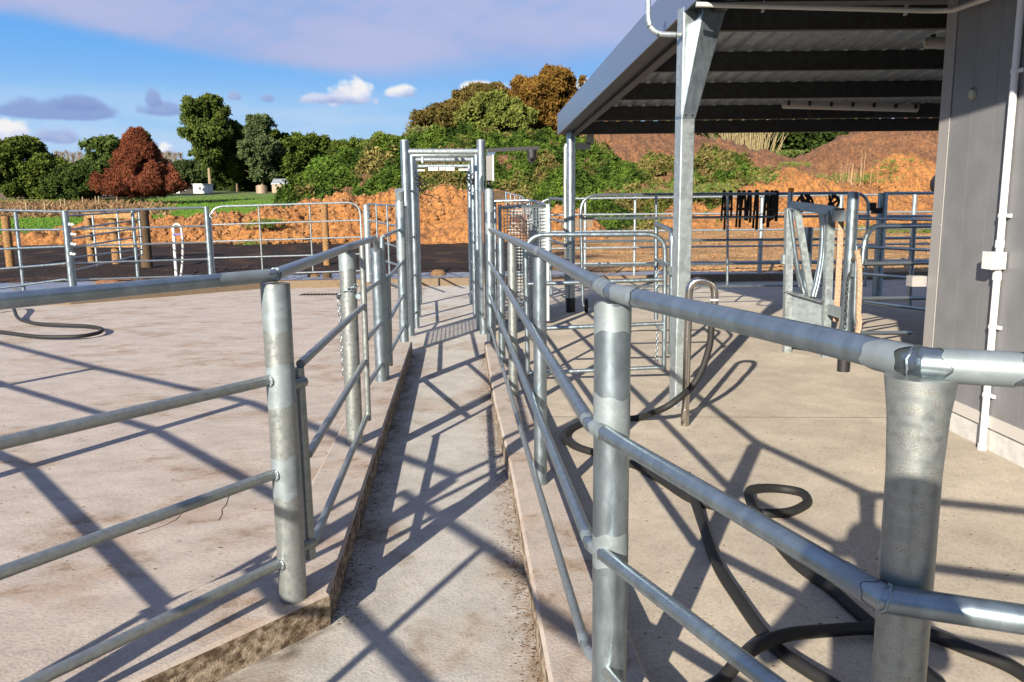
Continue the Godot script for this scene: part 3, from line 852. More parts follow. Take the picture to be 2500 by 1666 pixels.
	for y in [930, 1330]:
		var hb := MB.new()
		hb.tube([L1 + Vector3(0.02, 0.9 if y == 930 else 0.2, -0.02), Vector3(-0.862, 0.9 if y == 930 else 0.2, -3.26)], 0.022, 12)
		part("hinge", hb, M.galv_dirty, g)
	var ch := thing("latch_chain", "short galvanised chain tying the low race gate to its post", "chain", Vector3(-1.06, 1.0, -5.3))
	chain(ch, [Vector3(-1.01, 1.11, -5.27), Vector3(-1.07, 1.08, -5.32), Vector3(-1.165, 1.035, -5.37), Vector3(-1.165, 0.99, -5.45)], M.galv, 0.034, 0.0045)
	chain(ch, [Vector3(-1.165, 0.99, -5.41), Vector3(-1.16, 0.7, -5.42), Vector3(-1.155, 0.42, -5.42)], M.galv, 0.034, 0.0035)

	# ---- fence on the right of the race, turning away to the shed wall
	f = thing("race_fence", "pipe fence on the right of the race, thick posts and rails sweeping to the right", "fence", Vector3(0.15, 0, -4.5))
	post(f, -0.255, -9.87, FL, 1.83, 0.057, M.galv)
	band(f, Vector3(-0.255, 0, -9.87), Vector3(-0.255, 1, -9.87), 0.057, 1.55, 1.82, M.zinc)
	band(f, Vector3(-0.255, 0, -9.87), Vector3(-0.255, 1, -9.87), 0.057, 1.28, 1.42, M.zinc)
	post(f, -0.105, -8.30, 0.0, 1.325, 0.035, M.galv)
	post(f, 0.008, -6.753, 0.0, 1.325, 0.038, M.galv_dirty)
	post(f, 0.160, -4.528, 0.0, 1.325, 0.038, M.galv)
	var R4 := Vector3(0.296, 0, -2.34)
	var R5 := Vector3(0.637, 0, -1.228)
	var R6 := Vector3(3.30, 0, -0.2)
	post(f, R4.x, R4.z, 0.0, 1.325, 0.0545, M.galv)
	for b in [[1.24, 1.32], [0.93, 1.05], [0.52, 0.62]]:
		band(f, R4, R4 + Vector3.UP, 0.0545, b[0], b[1], M.zinc)
	var s := MB.new()
	s.tube([R5 + Vector3(0, -0.05, 0), R5 + Vector3(0, 1.18, 0), R5 + Vector3(0, 1.27, 0), R5 + Vector3(0, 1.335, 0)], [0.041, 0.041, 0.045, 0.053], 24, true)
	part("post", s, M.galv_dirty, f)
	post(f, 2.0, -0.70, 0.0, 1.325, 0.041, M.galv)
	post(f, R6.x, R6.z, 0.0, 1.325, 0.041, M.galv)
	var up := Vector3.UP
	rail(f, [Vector3(-0.25, 1.343, -9.83), Vector3(0.160, 1.353, -4.528), R4 + up * 1.353, R5 + up * 1.353 + Vector3(0.01, 0, 0.0), R6 + up * 1.353], 0.0265, M.galv)
	for k in [[R4, R5, 0.03, 0.16], [Vector3(0.160, 0, -4.528), R4, -0.12, 0.10], [Vector3(0.160, 0, -4.528), R4, 2.0, 2.18], [R5, R6, 0.03, 0.13]]:
		band(f, k[0] + up * 1.353, k[1] + up * 1.353, 0.0265, k[2], k[3], M.zinc)
	band(f, R5 + up * 1.353, R4 + up * 1.353, 0.0265, 0.025, 0.10, M.zinc)
	weld(f, R5 + up * 1.353 + Vector3(-0.005, 0, -0.01), Vector3(0.6, 0, 0.8), 0.0265)
	var lv := [[0.948, 0.0225, Vector3(0.238, 0.948, -2.356), 0.985], [0.549, 0.021, Vector3(0.242, 0.549, -2.397), 0.70], [0.154, 0.018, Vector3(0.236, 0.154, -2.464), 0.35]]
	for q in lv:
		var b: Vector3 = q[2]
		var e := R5 + Vector3(-0.052, q[3], 0.043)
		rail(f, [Vector3(-0.262, q[0], -9.80), b, e, R6 + Vector3(-0.05, q[3], 0.05)], q[1], M.galv_dirty if q[0] < 0.5 else M.galv)
		band(f, b, e, q[1], 0.025, 0.10, M.zinc)
		band(f, b, Vector3(-0.262, q[0], -9.80), q[1], 0.025, 0.08, M.zinc)
		band(f, e, b, q[1], 0.025, 0.10, M.zinc)
		weld(f, e, (R6 - e).normalized(), q[1])

	# ---- frame over the race with the electronic ear-tag reader
	f = thing("reader_frame", "tall pipe frame over the end of the race, with crossbars", "frame", Vector3(-0.9, FL, -11.1))
	var hoops := [[Vector3(-1.419, -0.15, -11.12), Vector3(-0.395, -0.15, -11.235), 0.060, 370.0, M.galv], [Vector3(-1.408, -0.15, -11.817), Vector3(-0.48, -0.15, -11.709), 0.04, 378.0, M.galv], [Vector3(-1.529, -0.15, -13.049), Vector3(-0.597, -0.15, -13.177), 0.045, 390.0, M.galv], [Vector3(-1.699, -0.15, -14.814), Vector3(-0.741, -0.15, -14.922), 0.045, 406.0, M.galv]]
	var tops := [2.361, 2.36, 2.367, 2.354]
	for k in 4:
		var h = hoops[k]
		var a: Vector3 = h[0]
		var b: Vector3 = h[1]
		var y: float = tops[k]
		post(f, a.x, a.z, FL, y + (0.14 if k == 0 else 0.03), h[2], h[4])
		post(f, b.x, b.z, FL, y + (0.14 if k == 0 else 0.03), h[2], h[4])
		rail(f, [Vector3(a.x, y, a.z), Vector3(b.x, y, b.z)], 0.038 if k < 2 else 0.034, M.galv_new, "crossbar")
	for x in [0, 1]:
		for y in [0.25, 0.8, 1.35, 2.0]:
			rail(f, [hoops[0][x] + Vector3(0, y, 0), hoops[1][x] + Vector3(0, y, 0), hoops[2][x] + Vector3(0, y, 0), hoops[3][x] + Vector3(0, y, 0)], 0.017, M.galv_dirty, "side_rail")
	for x in [1, 0]:                                                  # domed caps on the tall posts
		var c := MB.new()
		c.ball(hoops[0][x] + Vector3(0, tops[0] + 0.145 - FL + FL + 0.15, 0), Vector3(0.056, 0.02, 0.056), null, 0.0, 6, 16)
		part("post_cap", c, M.galv_new, f)
	var sh := MB.new()                                                # polished side sheet
	sh.bar(Vector3(-0.339, 1.075, -10.35), Vector3(-0.45, 1.041, -11.6), 0.006, 1.9)
	part("side_sheet", sh, M.stainless_sheet, f)
	# reader boxes, strips and cables on the back bars
	var rd := thing("tag_reader", "tag reader boxes and white strips under the back crossbar of the tall frame", "tag reader", Vector3(-1.15, 2.31, -14.85))
	for q in [[Vector3(-1.468, 2.339, -14.78), Vector3(-1.293, 2.272, -14.78), M.tin, 0.09], [Vector3(-1.27, 2.33, -14.78), Vector3(-1.175, 2.278, -14.78), M.white_pvc, 0.09], [Vector3(-1.159, 2.336, -14.78), Vector3(-0.999, 2.269, -14.78), M.tin, 0.09], [Vector3(-1.692, 2.295, -14.8), Vector3(-1.538, 2.269, -14.8), M.white, 0.03], [Vector3(-0.925, 2.302, -14.8), Vector3(-0.764, 2.271, -14.8), M.white, 0.03]]:
		var c := MB.new()
		var a: Vector3 = q[0]
		var b: Vector3 = q[1]
		c.box((a + b) * 0.5, Vector3(absf(b.x - a.x), absf(b.y - a.y), q[3]))
		part("reader_box" if q[3] > 0.05 else "antenna_strip", c, q[2], rd)
	RN.seed = 31
	for side in [0, 1]:
		for k in 6:
			var p: Vector3 = hoops[1][side] + Vector3(0.05 if side == 0 else -0.05, tops[1] - 0.12 - 0.03 * k, 0.05)
			var pts := [p]
			for j in 6:
				p += Vector3(RN.randf_range(-0.05, 0.07) if side == 0 else RN.randf_range(-0.07, 0.05), RN.randf_range(-0.09, 0.05), RN.randf_range(-0.22, -0.05))
				pts.append(p)
			pipe("cable", spline(pts, 4), 0.008, M.black, rd, true, 6)
	pipe("cable", spline([Vector3(-1.721, 2.335, -14.8), Vector3(-1.603, 2.32, -14.8), Vector3(-1.485, 2.34, -14.8), Vector3(-1.367, 2.346, -14.8), Vector3(-1.249, 2.33, -14.8), Vector3(-1.131, 2.336, -14.8), Vector3(-1.013, 2.342, -14.8), Vector3(-0.896, 2.32, -14.8), Vector3(-0.763, 2.333, -14.8)], 4), 0.007, M.black, rd, true, 6)
	for q in [[1062.0, 11.8, 383.0], [1120.0, 13.1, 391.0], [1135.0, 13.1, 391.0]]:
		var c := MB.new()
		var y: float = tops[1] - 0.07 if q[1] < 12 else tops[2]
		var x: float = lerpf(hoops[2][0].x, hoops[2][1].x, (q[0] - 1021.0) / 140.0)
		c.box(Vector3(x, y, hoops[1 if q[1] < 12 else 2][0].z + 0.0), Vector3(0.02, 0.085, 0.085))
		part("strap", c, M.galv_new if q[0] < 1100 else M.black, rd)
	# control box and camera arm on the right post
	var cb := thing("control_box", "tall grey control cabinet with a folded steel hood on the right post of the frame", "control box", Vector3(-0.27, 2.168, -11.2))
	var c2 := MB.new()
	c2.box(Vector3(-0.274, 2.135, -11.2), Vector3(0.098, 0.33, 0.16))
	part("cabinet", c2, M.cabinet, cb)
	c2 = MB.new()
	c2.box(Vector3(-0.235, 2.135, -11.2) + Vector3(0.004, 0, 0.0), Vector3(0.022, 0.35, 0.17))
	part("door", c2, M.grey_pvc, cb)
	c2 = MB.new()
	var hd := Vector3(-0.311, 2.391, -11.2)
	c2.prism([hd, hd + Vector3(0.0, -0.085, 0), hd + Vector3(0.095, -0.085, 0), hd + Vector3(0.115, -0.05, 0), hd + Vector3(0.1, -0.03, 0)], Vector3(0, 0, -0.22))
	part("hood", c2, M.stainless_sheet, cb)
	c2 = MB.new()
	c2.tube([Vector3(-0.29, 1.96, -11.2), Vector3(-0.291, 1.889, -11.2)], 0.03, 10)
	part("cable_gland", c2, M.black, cb)
	var cm := thing("camera_arm", "black dome camera hanging from a black arm off the right post of the tall frame", "camera", Vector3(0.055, 2.382, -11.2))
	c2 = MB.new()
	c2.bar(Vector3(-0.306, 2.372, -11.2), Vector3(0.396, 2.401, -11.25), 0.05, 0.05)
	part("arm", c2, M.black, cm)
	c2 = MB.new()
	c2.tube([Vector3(0.295, 2.377, -11.24), Vector3(0.295, 2.349, -11.24), Vector3(0.298, 2.339, -11.24), Vector3(0.3, 2.257, -11.24)], [0.066, 0.066, 0.058, 0.066], 20)
	part("housing", c2, M.black, cm)
	c2 = MB.new()
	c2.ball(Vector3(0.297, 2.262, -11.24), Vector3(0.06, 0.06, 0.06), null, 0.0, 10, 18)
	var dome := part("dome", c2, mat(Color(0.26, 0.25, 0.27), 0.25), cm)
	c2 = MB.new()
	c2.ball(Vector3(0.296, 2.251, -11.19), Vector3(0.03, 0.03, 0.025), null, 0.0, 8, 14)
	part("lens", c2, M.black_gloss, dome)

	# ---- mesh drafting gate beside the race
	var mg := thing("mesh_gate", "wire mesh drafting gate with a flat end plate, right of the race end", "gate", Vector3(0.3, FL, -12.0))
	var ml := Vector3(-0.158, 1.647, -11.9)
	var mr := Vector3(0.513, 1.647, -12.1)
	s = MB.new()
	s.bar(Vector3(mr.x, FL + 0.05, mr.z), Vector3(mr.x, mr.y, mr.z), 0.004, 0.115, Vector3(1, 0, 0))
	part("end_plate", s, M.tin, mg)
	rail(mg, [Vector3(ml.x, FL + 0.05, ml.z), ml], 0.026, M.galv, "stile")
	rail(mg, [Vector3(ml.x, ml.y - 0.04, ml.z), Vector3(mr.x, mr.y - 0.02, mr.z)], 0.024, M.galv, "top_rail")
	rail(mg, [Vector3(ml.x, FL + 0.08, ml.z), Vector3(mr.x, FL + 0.08, mr.z)], 0.022, M.galv, "bottom_rail")
	s = MB.new()
	mesh_wires(s, Vector3(ml.x + 0.06, FL + 0.1, ml.z), Vector3(mr.x, FL + 0.1, mr.z), mr.y - FL - 0.14, 0.05, 0.0055)
	pm = part("mesh_wires", s, M.galv_new, mg)
	pm.set_meta("kind", "stuff")
	var bk := Vector3(0.311, 1.713, -13.3)
	var bl := Vector3(-0.258, 1.713, -13.4)
	rail(mg, [bl, bk, mr], 0.024, M.galv, "back_rail")
	rail(mg, [Vector3(bl.x, FL + 0.05, bl.z), bl], 0.024, M.galv, "stile")
	rail(mg, [Vector3(bk.x, FL + 0.05, bk.z), bk], 0.02, M.galv, "stile")
	s = MB.new()
	mesh_wires(s, Vector3(bl.x + 0.2, FL + 0.1, bl.z), Vector3(bk.x, FL + 0.1, bk.z), bk.y - FL - 0.14, 0.05, 0.0055)
	mesh_wires(s, Vector3(bk.x, FL + 0.1, bk.z), Vector3(mr.x, FL + 0.1, mr.z), mr.y - FL - 0.14, 0.05, 0.0055)
	pm = part("mesh_wires", s, M.galv_new, mg)
	pm.set_meta("kind", "stuff")

	# ---- gate with round corners across the right yard
	g = thing("yard_gate", "pipe gate with rounded top corners between the race and the square shed post", "gate", Vector3(0.9, FL, -7.95))
	rail(g, bend(bend([Vector3(0.157, -0.057, -7.95), Vector3(0.143, 1.336, -7.95), Vector3(1.516, 1.33, -7.95), Vector3(1.528, -0.025, -7.95)], 2, 0.2), 1, 0.2), 0.024, M.galv, "frame")
	for q in [[Vector3(0.152, 0.853, -7.95), Vector3(1.521, 0.884, -7.95)], [Vector3(0.153, 0.403, -7.95), Vector3(1.526, 0.446, -7.95)], [Vector3(0.153, -0.048, -7.95), Vector3(1.527, 0, -7.95)]]:
		rail(g, q, 0.021, M.galv)
	rail(g, [Vector3(1.445, 0.422, -7.95), Vector3(1.52, 0.355, -7.95)], 0.016, M.galv, "brace")
	ch = thing("gate_chain", "loose chain hanging from the round cornered gate near the square post", "chain", Vector3(1.445, 0.369, -7.92))
	chain(ch, [Vector3(1.449, 0.363, -7.9), Vector3(1.444, 0.207, -7.9), Vector3(1.438, 0.082, -7.9), Vector3(1.463, 0.082, -7.9), Vector3(1.474, 0.115, -7.9)], M.galv, 0.03, 0.004)
	# narrow slip frame hinged on the square post
	g = thing("slip_gate", "narrow pipe gate frame hinged to the square shed post, its chain hanging down", "gate", Vector3(1.6, FL, -8.2))
	rail(g, bend([Vector3(1.611, 0.355, -8.9), Vector3(1.592, 1.41, -8.9), Vector3(1.45, 1.384, -7.3), Vector3(1.466, 0.311, -7.3)], 2, 0.12), 0.024, M.galv, "frame")
	rail(g, [Vector3(1.599, 1.021, -8.9), Vector3(1.454, 1.064, -7.3)], 0.02, M.galv)
	for y in [655, 770]:
		s = MB.new()
		s.bar(Vector3(1.451, 1.068, -7.25), Vector3(1.453, 0.987, -7.25), 0.07, 0.03, Vector3(0, 0, 1))
		s.bar(Vector3(1.45, 0.347, -7.2), Vector3(1.451, 0.272, -7.2), 0.07, 0.03, Vector3(0, 0, 1))
	part("hinge_plate", s, M.galv, g)
	var hc := thing("hanging_chain", "long chain hanging down the far stile of the narrow gate frame", "chain", Vector3(1.609, 0.952, -8.85))
	chain(hc, [Vector3(1.599, 0.999, -8.82), Vector3(1.606, 0.82, -8.82), Vector3(1.605, 0.675, -8.82)], M.galv, 0.034, 0.005)

	# ---- gates and fence along the far kerb, left side
	var A := Vector3(-3.206, 0.788, -18.35)
	var B := Vector3(-6.605, 0.861, -17.55)
	var C := Vector3(-8.483, 0.822, -15.45)
	f = thing("yard_fence", "rail fence on the far kerb at the left, turning at a doubled corner post", "fence", Vector3(C.x, 0.02, C.z))
	for q in [[Vector3(-6.545, 1.683, -17.55), 0.055, 0], [Vector3(-8.448, 1.624, -15.45), 0.06, 0], [Vector3(-7.654, 1.653, -16.5), 0.034, 0], [Vector3(-9.564, 1.666, -15.75), 0.036, 0]]:
		post(f, q[0].x, q[0].z, 0.02 if q[0].z > -15.6 or q[0].z < -16 else 0.0, q[0].y + 0.01, q[1], M.galv)
	rail(f, [Vector3(C.x + 0.09, 0.1, C.z - 0.05), Vector3(C.x + 0.07, 1.35, C.z - 0.05)], 0.02, M.galv, "gate_stile")
	var ys := [[Vector3(-8.449, 1.617, -15.45), Vector3(-6.616, 1.675, -17.55)], [Vector3(-8.537, 1.283, -15.45), Vector3(-6.609, 1.282, -17.55)], [Vector3(-8.547, 0.962, -15.45), Vector3(-6.608, 0.931, -17.55)], [Vector3(-8.548, 0.643, -15.45), Vector3(-6.617, 0.569, -17.55)], [Vector3(-8.549, 0.321, -15.45), Vector3(-6.616, 0.213, -17.55)]]
	for q in ys: rail(f, q, 0.024 if q == ys[0] else 0.019, M.galv_new)
	for q in [[Vector3(-8.449, 1.617, -15.45), Vector3(-10.42, 1.675, -15.9)], [Vector3(-8.553, 1.28, -15.45), Vector3(-10.467, 1.28, -15.9)], [Vector3(-8.554, 0.962, -15.45), Vector3(-10.514, 0.89, -15.9)], [Vector3(-8.564, 0.635, -15.45), Vector3(-10.563, 0.481, -15.9)], [Vector3(-8.555, 0.337, -15.45), Vector3(-10.611, 0.076, -15.9)]]:
		rail(f, q, 0.022, M.galv)
	# long gate with rounded corners
	g = thing("yard_gate", "long five rail gate with rounded top corners on the far kerb", "gate", Vector3((A.x + B.x) * 0.5, 0.02, -18.0))
	rail(g, bend(bend([Vector3(-6.491, 0.217, -17.6), Vector3(-6.493, 1.691, -17.6), Vector3(-3.379, 1.759, -18.3), Vector3(-3.362, 0.163, -18.3)], 2, 0.3), 1, 0.3), 0.022, M.galv_new, "frame")
	for q in [[Vector3(-6.485, 1.306, -17.6), Vector3(-3.377, 1.36, -18.3)], [Vector3(-6.493, 0.946, -17.6), Vector3(-3.374, 0.985, -18.3)], [Vector3(-6.491, 0.591, -17.6), Vector3(-3.371, 0.608, -18.3)], [Vector3(-6.492, 0.208, -17.6), Vector3(-3.359, 0.228, -18.3)]]:
		rail(g, q, 0.017, M.galv_new)
	rail(g, [Vector3(-5.51, 1.699, -17.85), Vector3(-5.509, 0.249, -17.85)], 0.018, M.galv_dirty, "upright")
	rail(g, [Vector3(-4.46, 1.724, -18.1), Vector3(-4.454, 0.246, -18.1)], 0.018, M.galv_dirty, "upright")
	var lp := []
	for k in 11: lp.append(Vector3(-6.416, 1.429, -17.58) + Vector3(0.07 * sin(k * 0.6) + 0.02, 0.15 - 0.13 * absf(k - 5.0) / 5.0, 0.01 * k))
	pipe("latch_loop", lp, 0.007, M.galv_new, g, true, 6)
	# fence from the gate post back to the race
	f = thing("yard_fence", "short pipe fence between the long gate and the tall frame of the race", "fence", Vector3(A.x, 0.02, A.z))
	post(f, A.x - 0.04, A.z, 0.0, 1.704, 0.075, M.galv_new)
	for q in [[Vector3(-3.207, 1.721, -18.3), Vector3(-2.073, 1.65, -15.5)], [Vector3(-3.212, 1.358, -18.3), Vector3(-2.07, 1.257, -15.5)], [Vector3(-3.21, 0.947, -18.3), Vector3(-2.067, 0.853, -15.5)], [Vector3(-3.206, 0.56, -18.3), Vector3(-2.071, 0.501, -15.5)], [Vector3(-3.203, 0.161, -18.3), Vector3(-2.077, 0.074, -15.5)]]:
		rail(f, q, 0.021, M.galv)
	for q in [[Vector3(-2.85, 1.704, -17.3), Vector3(-2.851, 0.044, -17.3)], [Vector3(-2.503, 1.681, -16.5), Vector3(-2.493, 0.08, -16.5)]]: rail(f, q, 0.02, M.galv, "upright")
	# open gate swung out over the mud
	g = thing("yard_gate", "six rail gate swung open over the mud from the corner post", "gate", Vector3(-8.6, 0.1, -17.5))
	for q in [[Vector3(-8.476, 1.539, -15.6), Vector3(-9.35, 1.608, -20.5)], [Vector3(-8.495, 1.275, -15.6), Vector3(-9.326, 1.409, -20.5)], [Vector3(-8.497, 1.096, -15.6), Vector3(-9.322, 1.205, -20.5)], [Vector3(-8.515, 0.924, -15.6), Vector3(-9.331, 0.99, -20.5)], [Vector3(-8.518, 0.735, -15.6), Vector3(-9.348, 0.661, -20.5)], [Vector3(-8.527, 0.482, -15.6), Vector3(-9.349, 0.527, -20.5)]]:
		rail(g, q, 0.019, M.galv)
	for q in [[Vector3(-9.031, 1.552, -17.6), Vector3(-9.03, 0.44, -17.6)], [Vector3(-9.268, 1.598, -19.2), Vector3(-9.272, 0.484, -19.2)], [Vector3(-9.348, 1.623, -20.5), Vector3(-9.352, 0.496, -20.5)], [Vector3(-8.475, 1.554, -15.6), Vector3(-8.521, 0.466, -15.6)]]: rail(g, q, 0.022, M.galv_new, "upright")

	# ---- fence of the left yard that runs on beside and behind the viewer
	f = thing("yard_fence", "galvanised four rail fence on the near side of the left yard, beside the viewer", "fence", Vector3(-3.85, -0.04, -3.72))
	var run := [Vector3(-1.9, 0, -1.65), Vector3(-3.85, 0, -3.72), Vector3(-6.2, 0, -5.5), Vector3(-8.5, 0, -7.38), Vector3(-11, 0, -9.4)]
	for p in run.slice(1): post(f, p.x, p.z, left_y(p.z), 1.34, 0.056, M.galv)
	for y in [1.35, 0.95, 0.55, 0.17]:
		var pts := []
		for p in run: pts.append(p + up * y)
		rail(f, pts, 0.025 if y > 1 else 0.021, M.galv)

	# gate standing open beside the viewer, its shadow lying across the race floor
	g = thing("yard_gate", "pipe gate standing open to the left of the viewer, at the mouth of the race", "gate", Vector3(-1.7, FL, -0.5))
	for y in [1.35, 0.95, 0.52]: rail(g, [Vector3(-2.22, y, -1.36), Vector3(-1.02, y, 0.45)], 0.024, M.galv)
	for q in [Vector3(-1.675, 0, -0.535), Vector3(-1.02, 0, 0.45), Vector3(-2.22, 0, -1.36)]: rail(g, [q + Vector3(0, 0.05, 0), q + Vector3(0, 1.36, 0)], 0.021, M.galv, "upright")

	# ---- dark gates under the roof
	g = thing("yard_gate", "long shaded gate with rounded ends and a small wheel, behind the square post", "gate", Vector3(3.5, FL, -13.2))
	rail(g, bend(bend([Vector3(1.197, 0.044, -13.45), Vector3(1.15, 1.792, -13.45), Vector3(6.272, 1.794, -14.3), Vector3(6.302, 0.15, -14.3)], 2, 0.3), 1, 0.3), 0.026, M.galv, "frame")
	for q in [[Vector3(1.165, 1.412, -13.45), Vector3(6.311, 1.397, -14.3)], [Vector3(1.18, 1.036, -13.45), Vector3(6.307, 0.997, -14.3)], [Vector3(1.188, 0.635, -13.45), Vector3(6.304, 0.586, -14.3)], [Vector3(1.203, 0.286, -13.45), Vector3(6.3, 0.171, -14.3)]]: rail(g, q, 0.022, M.galv)
	rail(g, [Vector3(2.441, 1.789, -13.7), Vector3(2.484, 0.248, -13.7)], 0.022, M.galv, "upright")
	rail(g, [Vector3(3.695, 1.8, -13.9), Vector3(3.74, 0.23, -13.9)], 0.022, M.galv, "upright")
	rail(g, [Vector3(1.197, 0.044, -13.45), Vector3(1.205, -0.039, -13.45), Vector3(1.239, -0.039, -13.45)], 0.018, M.galv, "wheel_stem")
	s = MB.new()
	var wc := Vector3(1.25, -0.029, -13.42)
	s.tube([wc + Vector3(-0.03, 0, 0), wc + Vector3(-0.022, 0, 0), wc + Vector3(0.022, 0, 0), wc + Vector3(0.03, 0, 0)], [0.085, 0.118, 0.118, 0.085], 20)
	part("wheel", s, M.black, g)
	f = thing("yard_fence", "dark pipe fence in the deepest shade under the roof beside the grey wall", "fence", Vector3(6.712, -0.15, -14.634))
	var pz := Vector3(6.66, 1.795, -14.6)
	post(f, pz.x, pz.z, FL, pz.y, 0.085, M.galv)
	for q in [[Vector3(6.683, 1.788, -14.6), Vector3(8.089, 1.786, -14.9)], [Vector3(6.709, 1.383, -14.6), Vector3(8.123, 1.365, -14.9)], [Vector3(6.735, 0.989, -14.6), Vector3(8.153, 0.978, -14.9)], [Vector3(6.763, 0.562, -14.6), Vector3(8.187, 0.557, -14.9)]]: rail(f, q, 0.026, M.galv)
	rail(f, [Vector3(5.96, 1.357, -12), Vector3(5.973, 0.055, -12)], 0.034, M.galv, "upright")
	for q in [[Vector3(4.269, 1.43, -10), Vector3(6.304, 1.36, -12)], [Vector3(4.275, 1.084, -10), Vector3(6.338, 0.908, -12)], [Vector3(4.274, 0.75, -10), Vector3(6.372, 0.469, -12)], [Vector3(4.305, 0.407, -10), Vector3(6.407, 0.001, -12)]]: rail(f, q, 0.022, M.galv)
	s = MB.new()
	s.box(Vector3(6.375, 1.553, -14.4), Vector3(0.13, 0.14, 0.1))
	s.box(Vector3(6.496, 1.48, -14.45), Vector3(0.16, 0.1, 0.1))
	part("latch", s, M.black, f)
	# far lit fence on the kerb behind them
	f = thing("yard_fence", "sunlit rail fence on the far kerb in front of the flat clay", "fence", Vector3(4.5, 0.02, -18.8))
	for q in [[Vector3(5.799, 1.834, -18.8), 0.05], [Vector3(7.636, 1.844, -18.85), 0.05], [Vector3(9.361, 1.836, -18.9), 0.05], [Vector3(1.703, 1.8, -18.6), 0.03], [Vector3(2.855, 1.826, -18.7), 0.03]]:
		post(f, q[0].x, q[0].z, 0.0, q[0].y, q[1], M.galv_new)
	for q in [[Vector3(0.896, 1.789, -18.5), Vector3(10.29, 1.818, -18.95)], [Vector3(0.895, 1.432, -18.5), Vector3(10.322, 1.405, -18.95)], [Vector3(0.894, 1.054, -18.5), Vector3(10.352, 1.027, -18.95)], [Vector3(0.893, 0.673, -18.5), Vector3(10.381, 0.666, -18.95)], [Vector3(0.892, 0.318, -18.5), Vector3(10.411, 0.293, -18.95)]]: rail(f, q, 0.022, M.galv_new)
	# small gates left of the round post
	g = thing("yard_gate", "small pipe gate with rounded corners hung on the round shed post", "gate", Vector3(0.862, -0.15, -14.523))
	rail(g, bend(bend([Vector3(0.775, -0.078, -15.6), Vector3(0.74, 1.767, -15.6), Vector3(0.911, 1.731, -13.7), Vector3(0.946, -0.017, -13.7)], 2, 0.2), 1, 0.15), 0.026, M.galv, "frame")
	for q in [[Vector3(0.755, 1.388, -15.6), Vector3(0.925, 1.343, -13.7)], [Vector3(0.761, 0.983, -15.6), Vector3(0.932, 0.959, -13.7)], [Vector3(0.767, 0.082, -15.6), Vector3(0.946, 0.138, -13.7)]]: rail(g, q, 0.022, M.galv)
	g = thing("yard_gate", "low gate top with a rounded corner behind the wire mesh gate", "gate", Vector3(0.8, 0, -18.2))
	rail(g, bend([Vector3(0.56, 0.415, -17.8), Vector3(0.594, 1.758, -17.8), Vector3(0.88, 1.782, -17.8)], 1, 0.3), 0.024, M.galv, "frame")
	g = thing("loading_gate", "small slatted gate standing on the mud behind the mesh gate", "gate", Vector3(0.144, 1.886, -21))
	rail(g, bend([Vector3(-0.11, 1.681, -21), Vector3(-0.117, 1.992, -21), Vector3(0.365, 1.852, -21), Vector3(0.383, 1.468, -21)], 2, 0.1), 0.024, M.galv, "frame")
	for x in [[Vector3(-0.002, 1.96, -21), Vector3(0.005, 1.68, -21)], [Vector3(0.113, 1.928, -21), Vector3(0.121, 1.627, -21)], [Vector3(0.239, 1.885, -21), Vector3(0.247, 1.594, -21)]]: rail(g, x, 0.016, M.galv_new, "upright")
	s = MB.new()
	s.box(Vector3(-0.289, 1.926, -22), Vector3(0.4, 0.26, 0.05))
	part("board", s, M.dark_timber, g)

func mesh_wires(s: MB, a: Vector3, b: Vector3, h: float, pitch: float, r: float):
	var L := a.distance_to(b)
	var d := (b - a) / L
	var nn := d.cross(Vector3.UP).normalized()
	for k in int(L / pitch) + 1:
		var p := a + d * minf(k * pitch, L)
		s.tube([p, p + Vector3(0, h, 0)], r, 5, false, false)
	for k in int(h / pitch) + 1:
		s.tube([a + nn * r * 1.6 + Vector3(0, k * pitch, 0), b + nn * r * 1.6 + Vector3(0, k * pitch, 0)], r, 5, false, false)
func under(z: float) -> float: return 2.79 + 0.055 * (13.75 + z)      # underside of the purlins
func edge_x(z: float) -> float: return 0.80 + 0.093 * (13.75 + z)     # line of the barge board

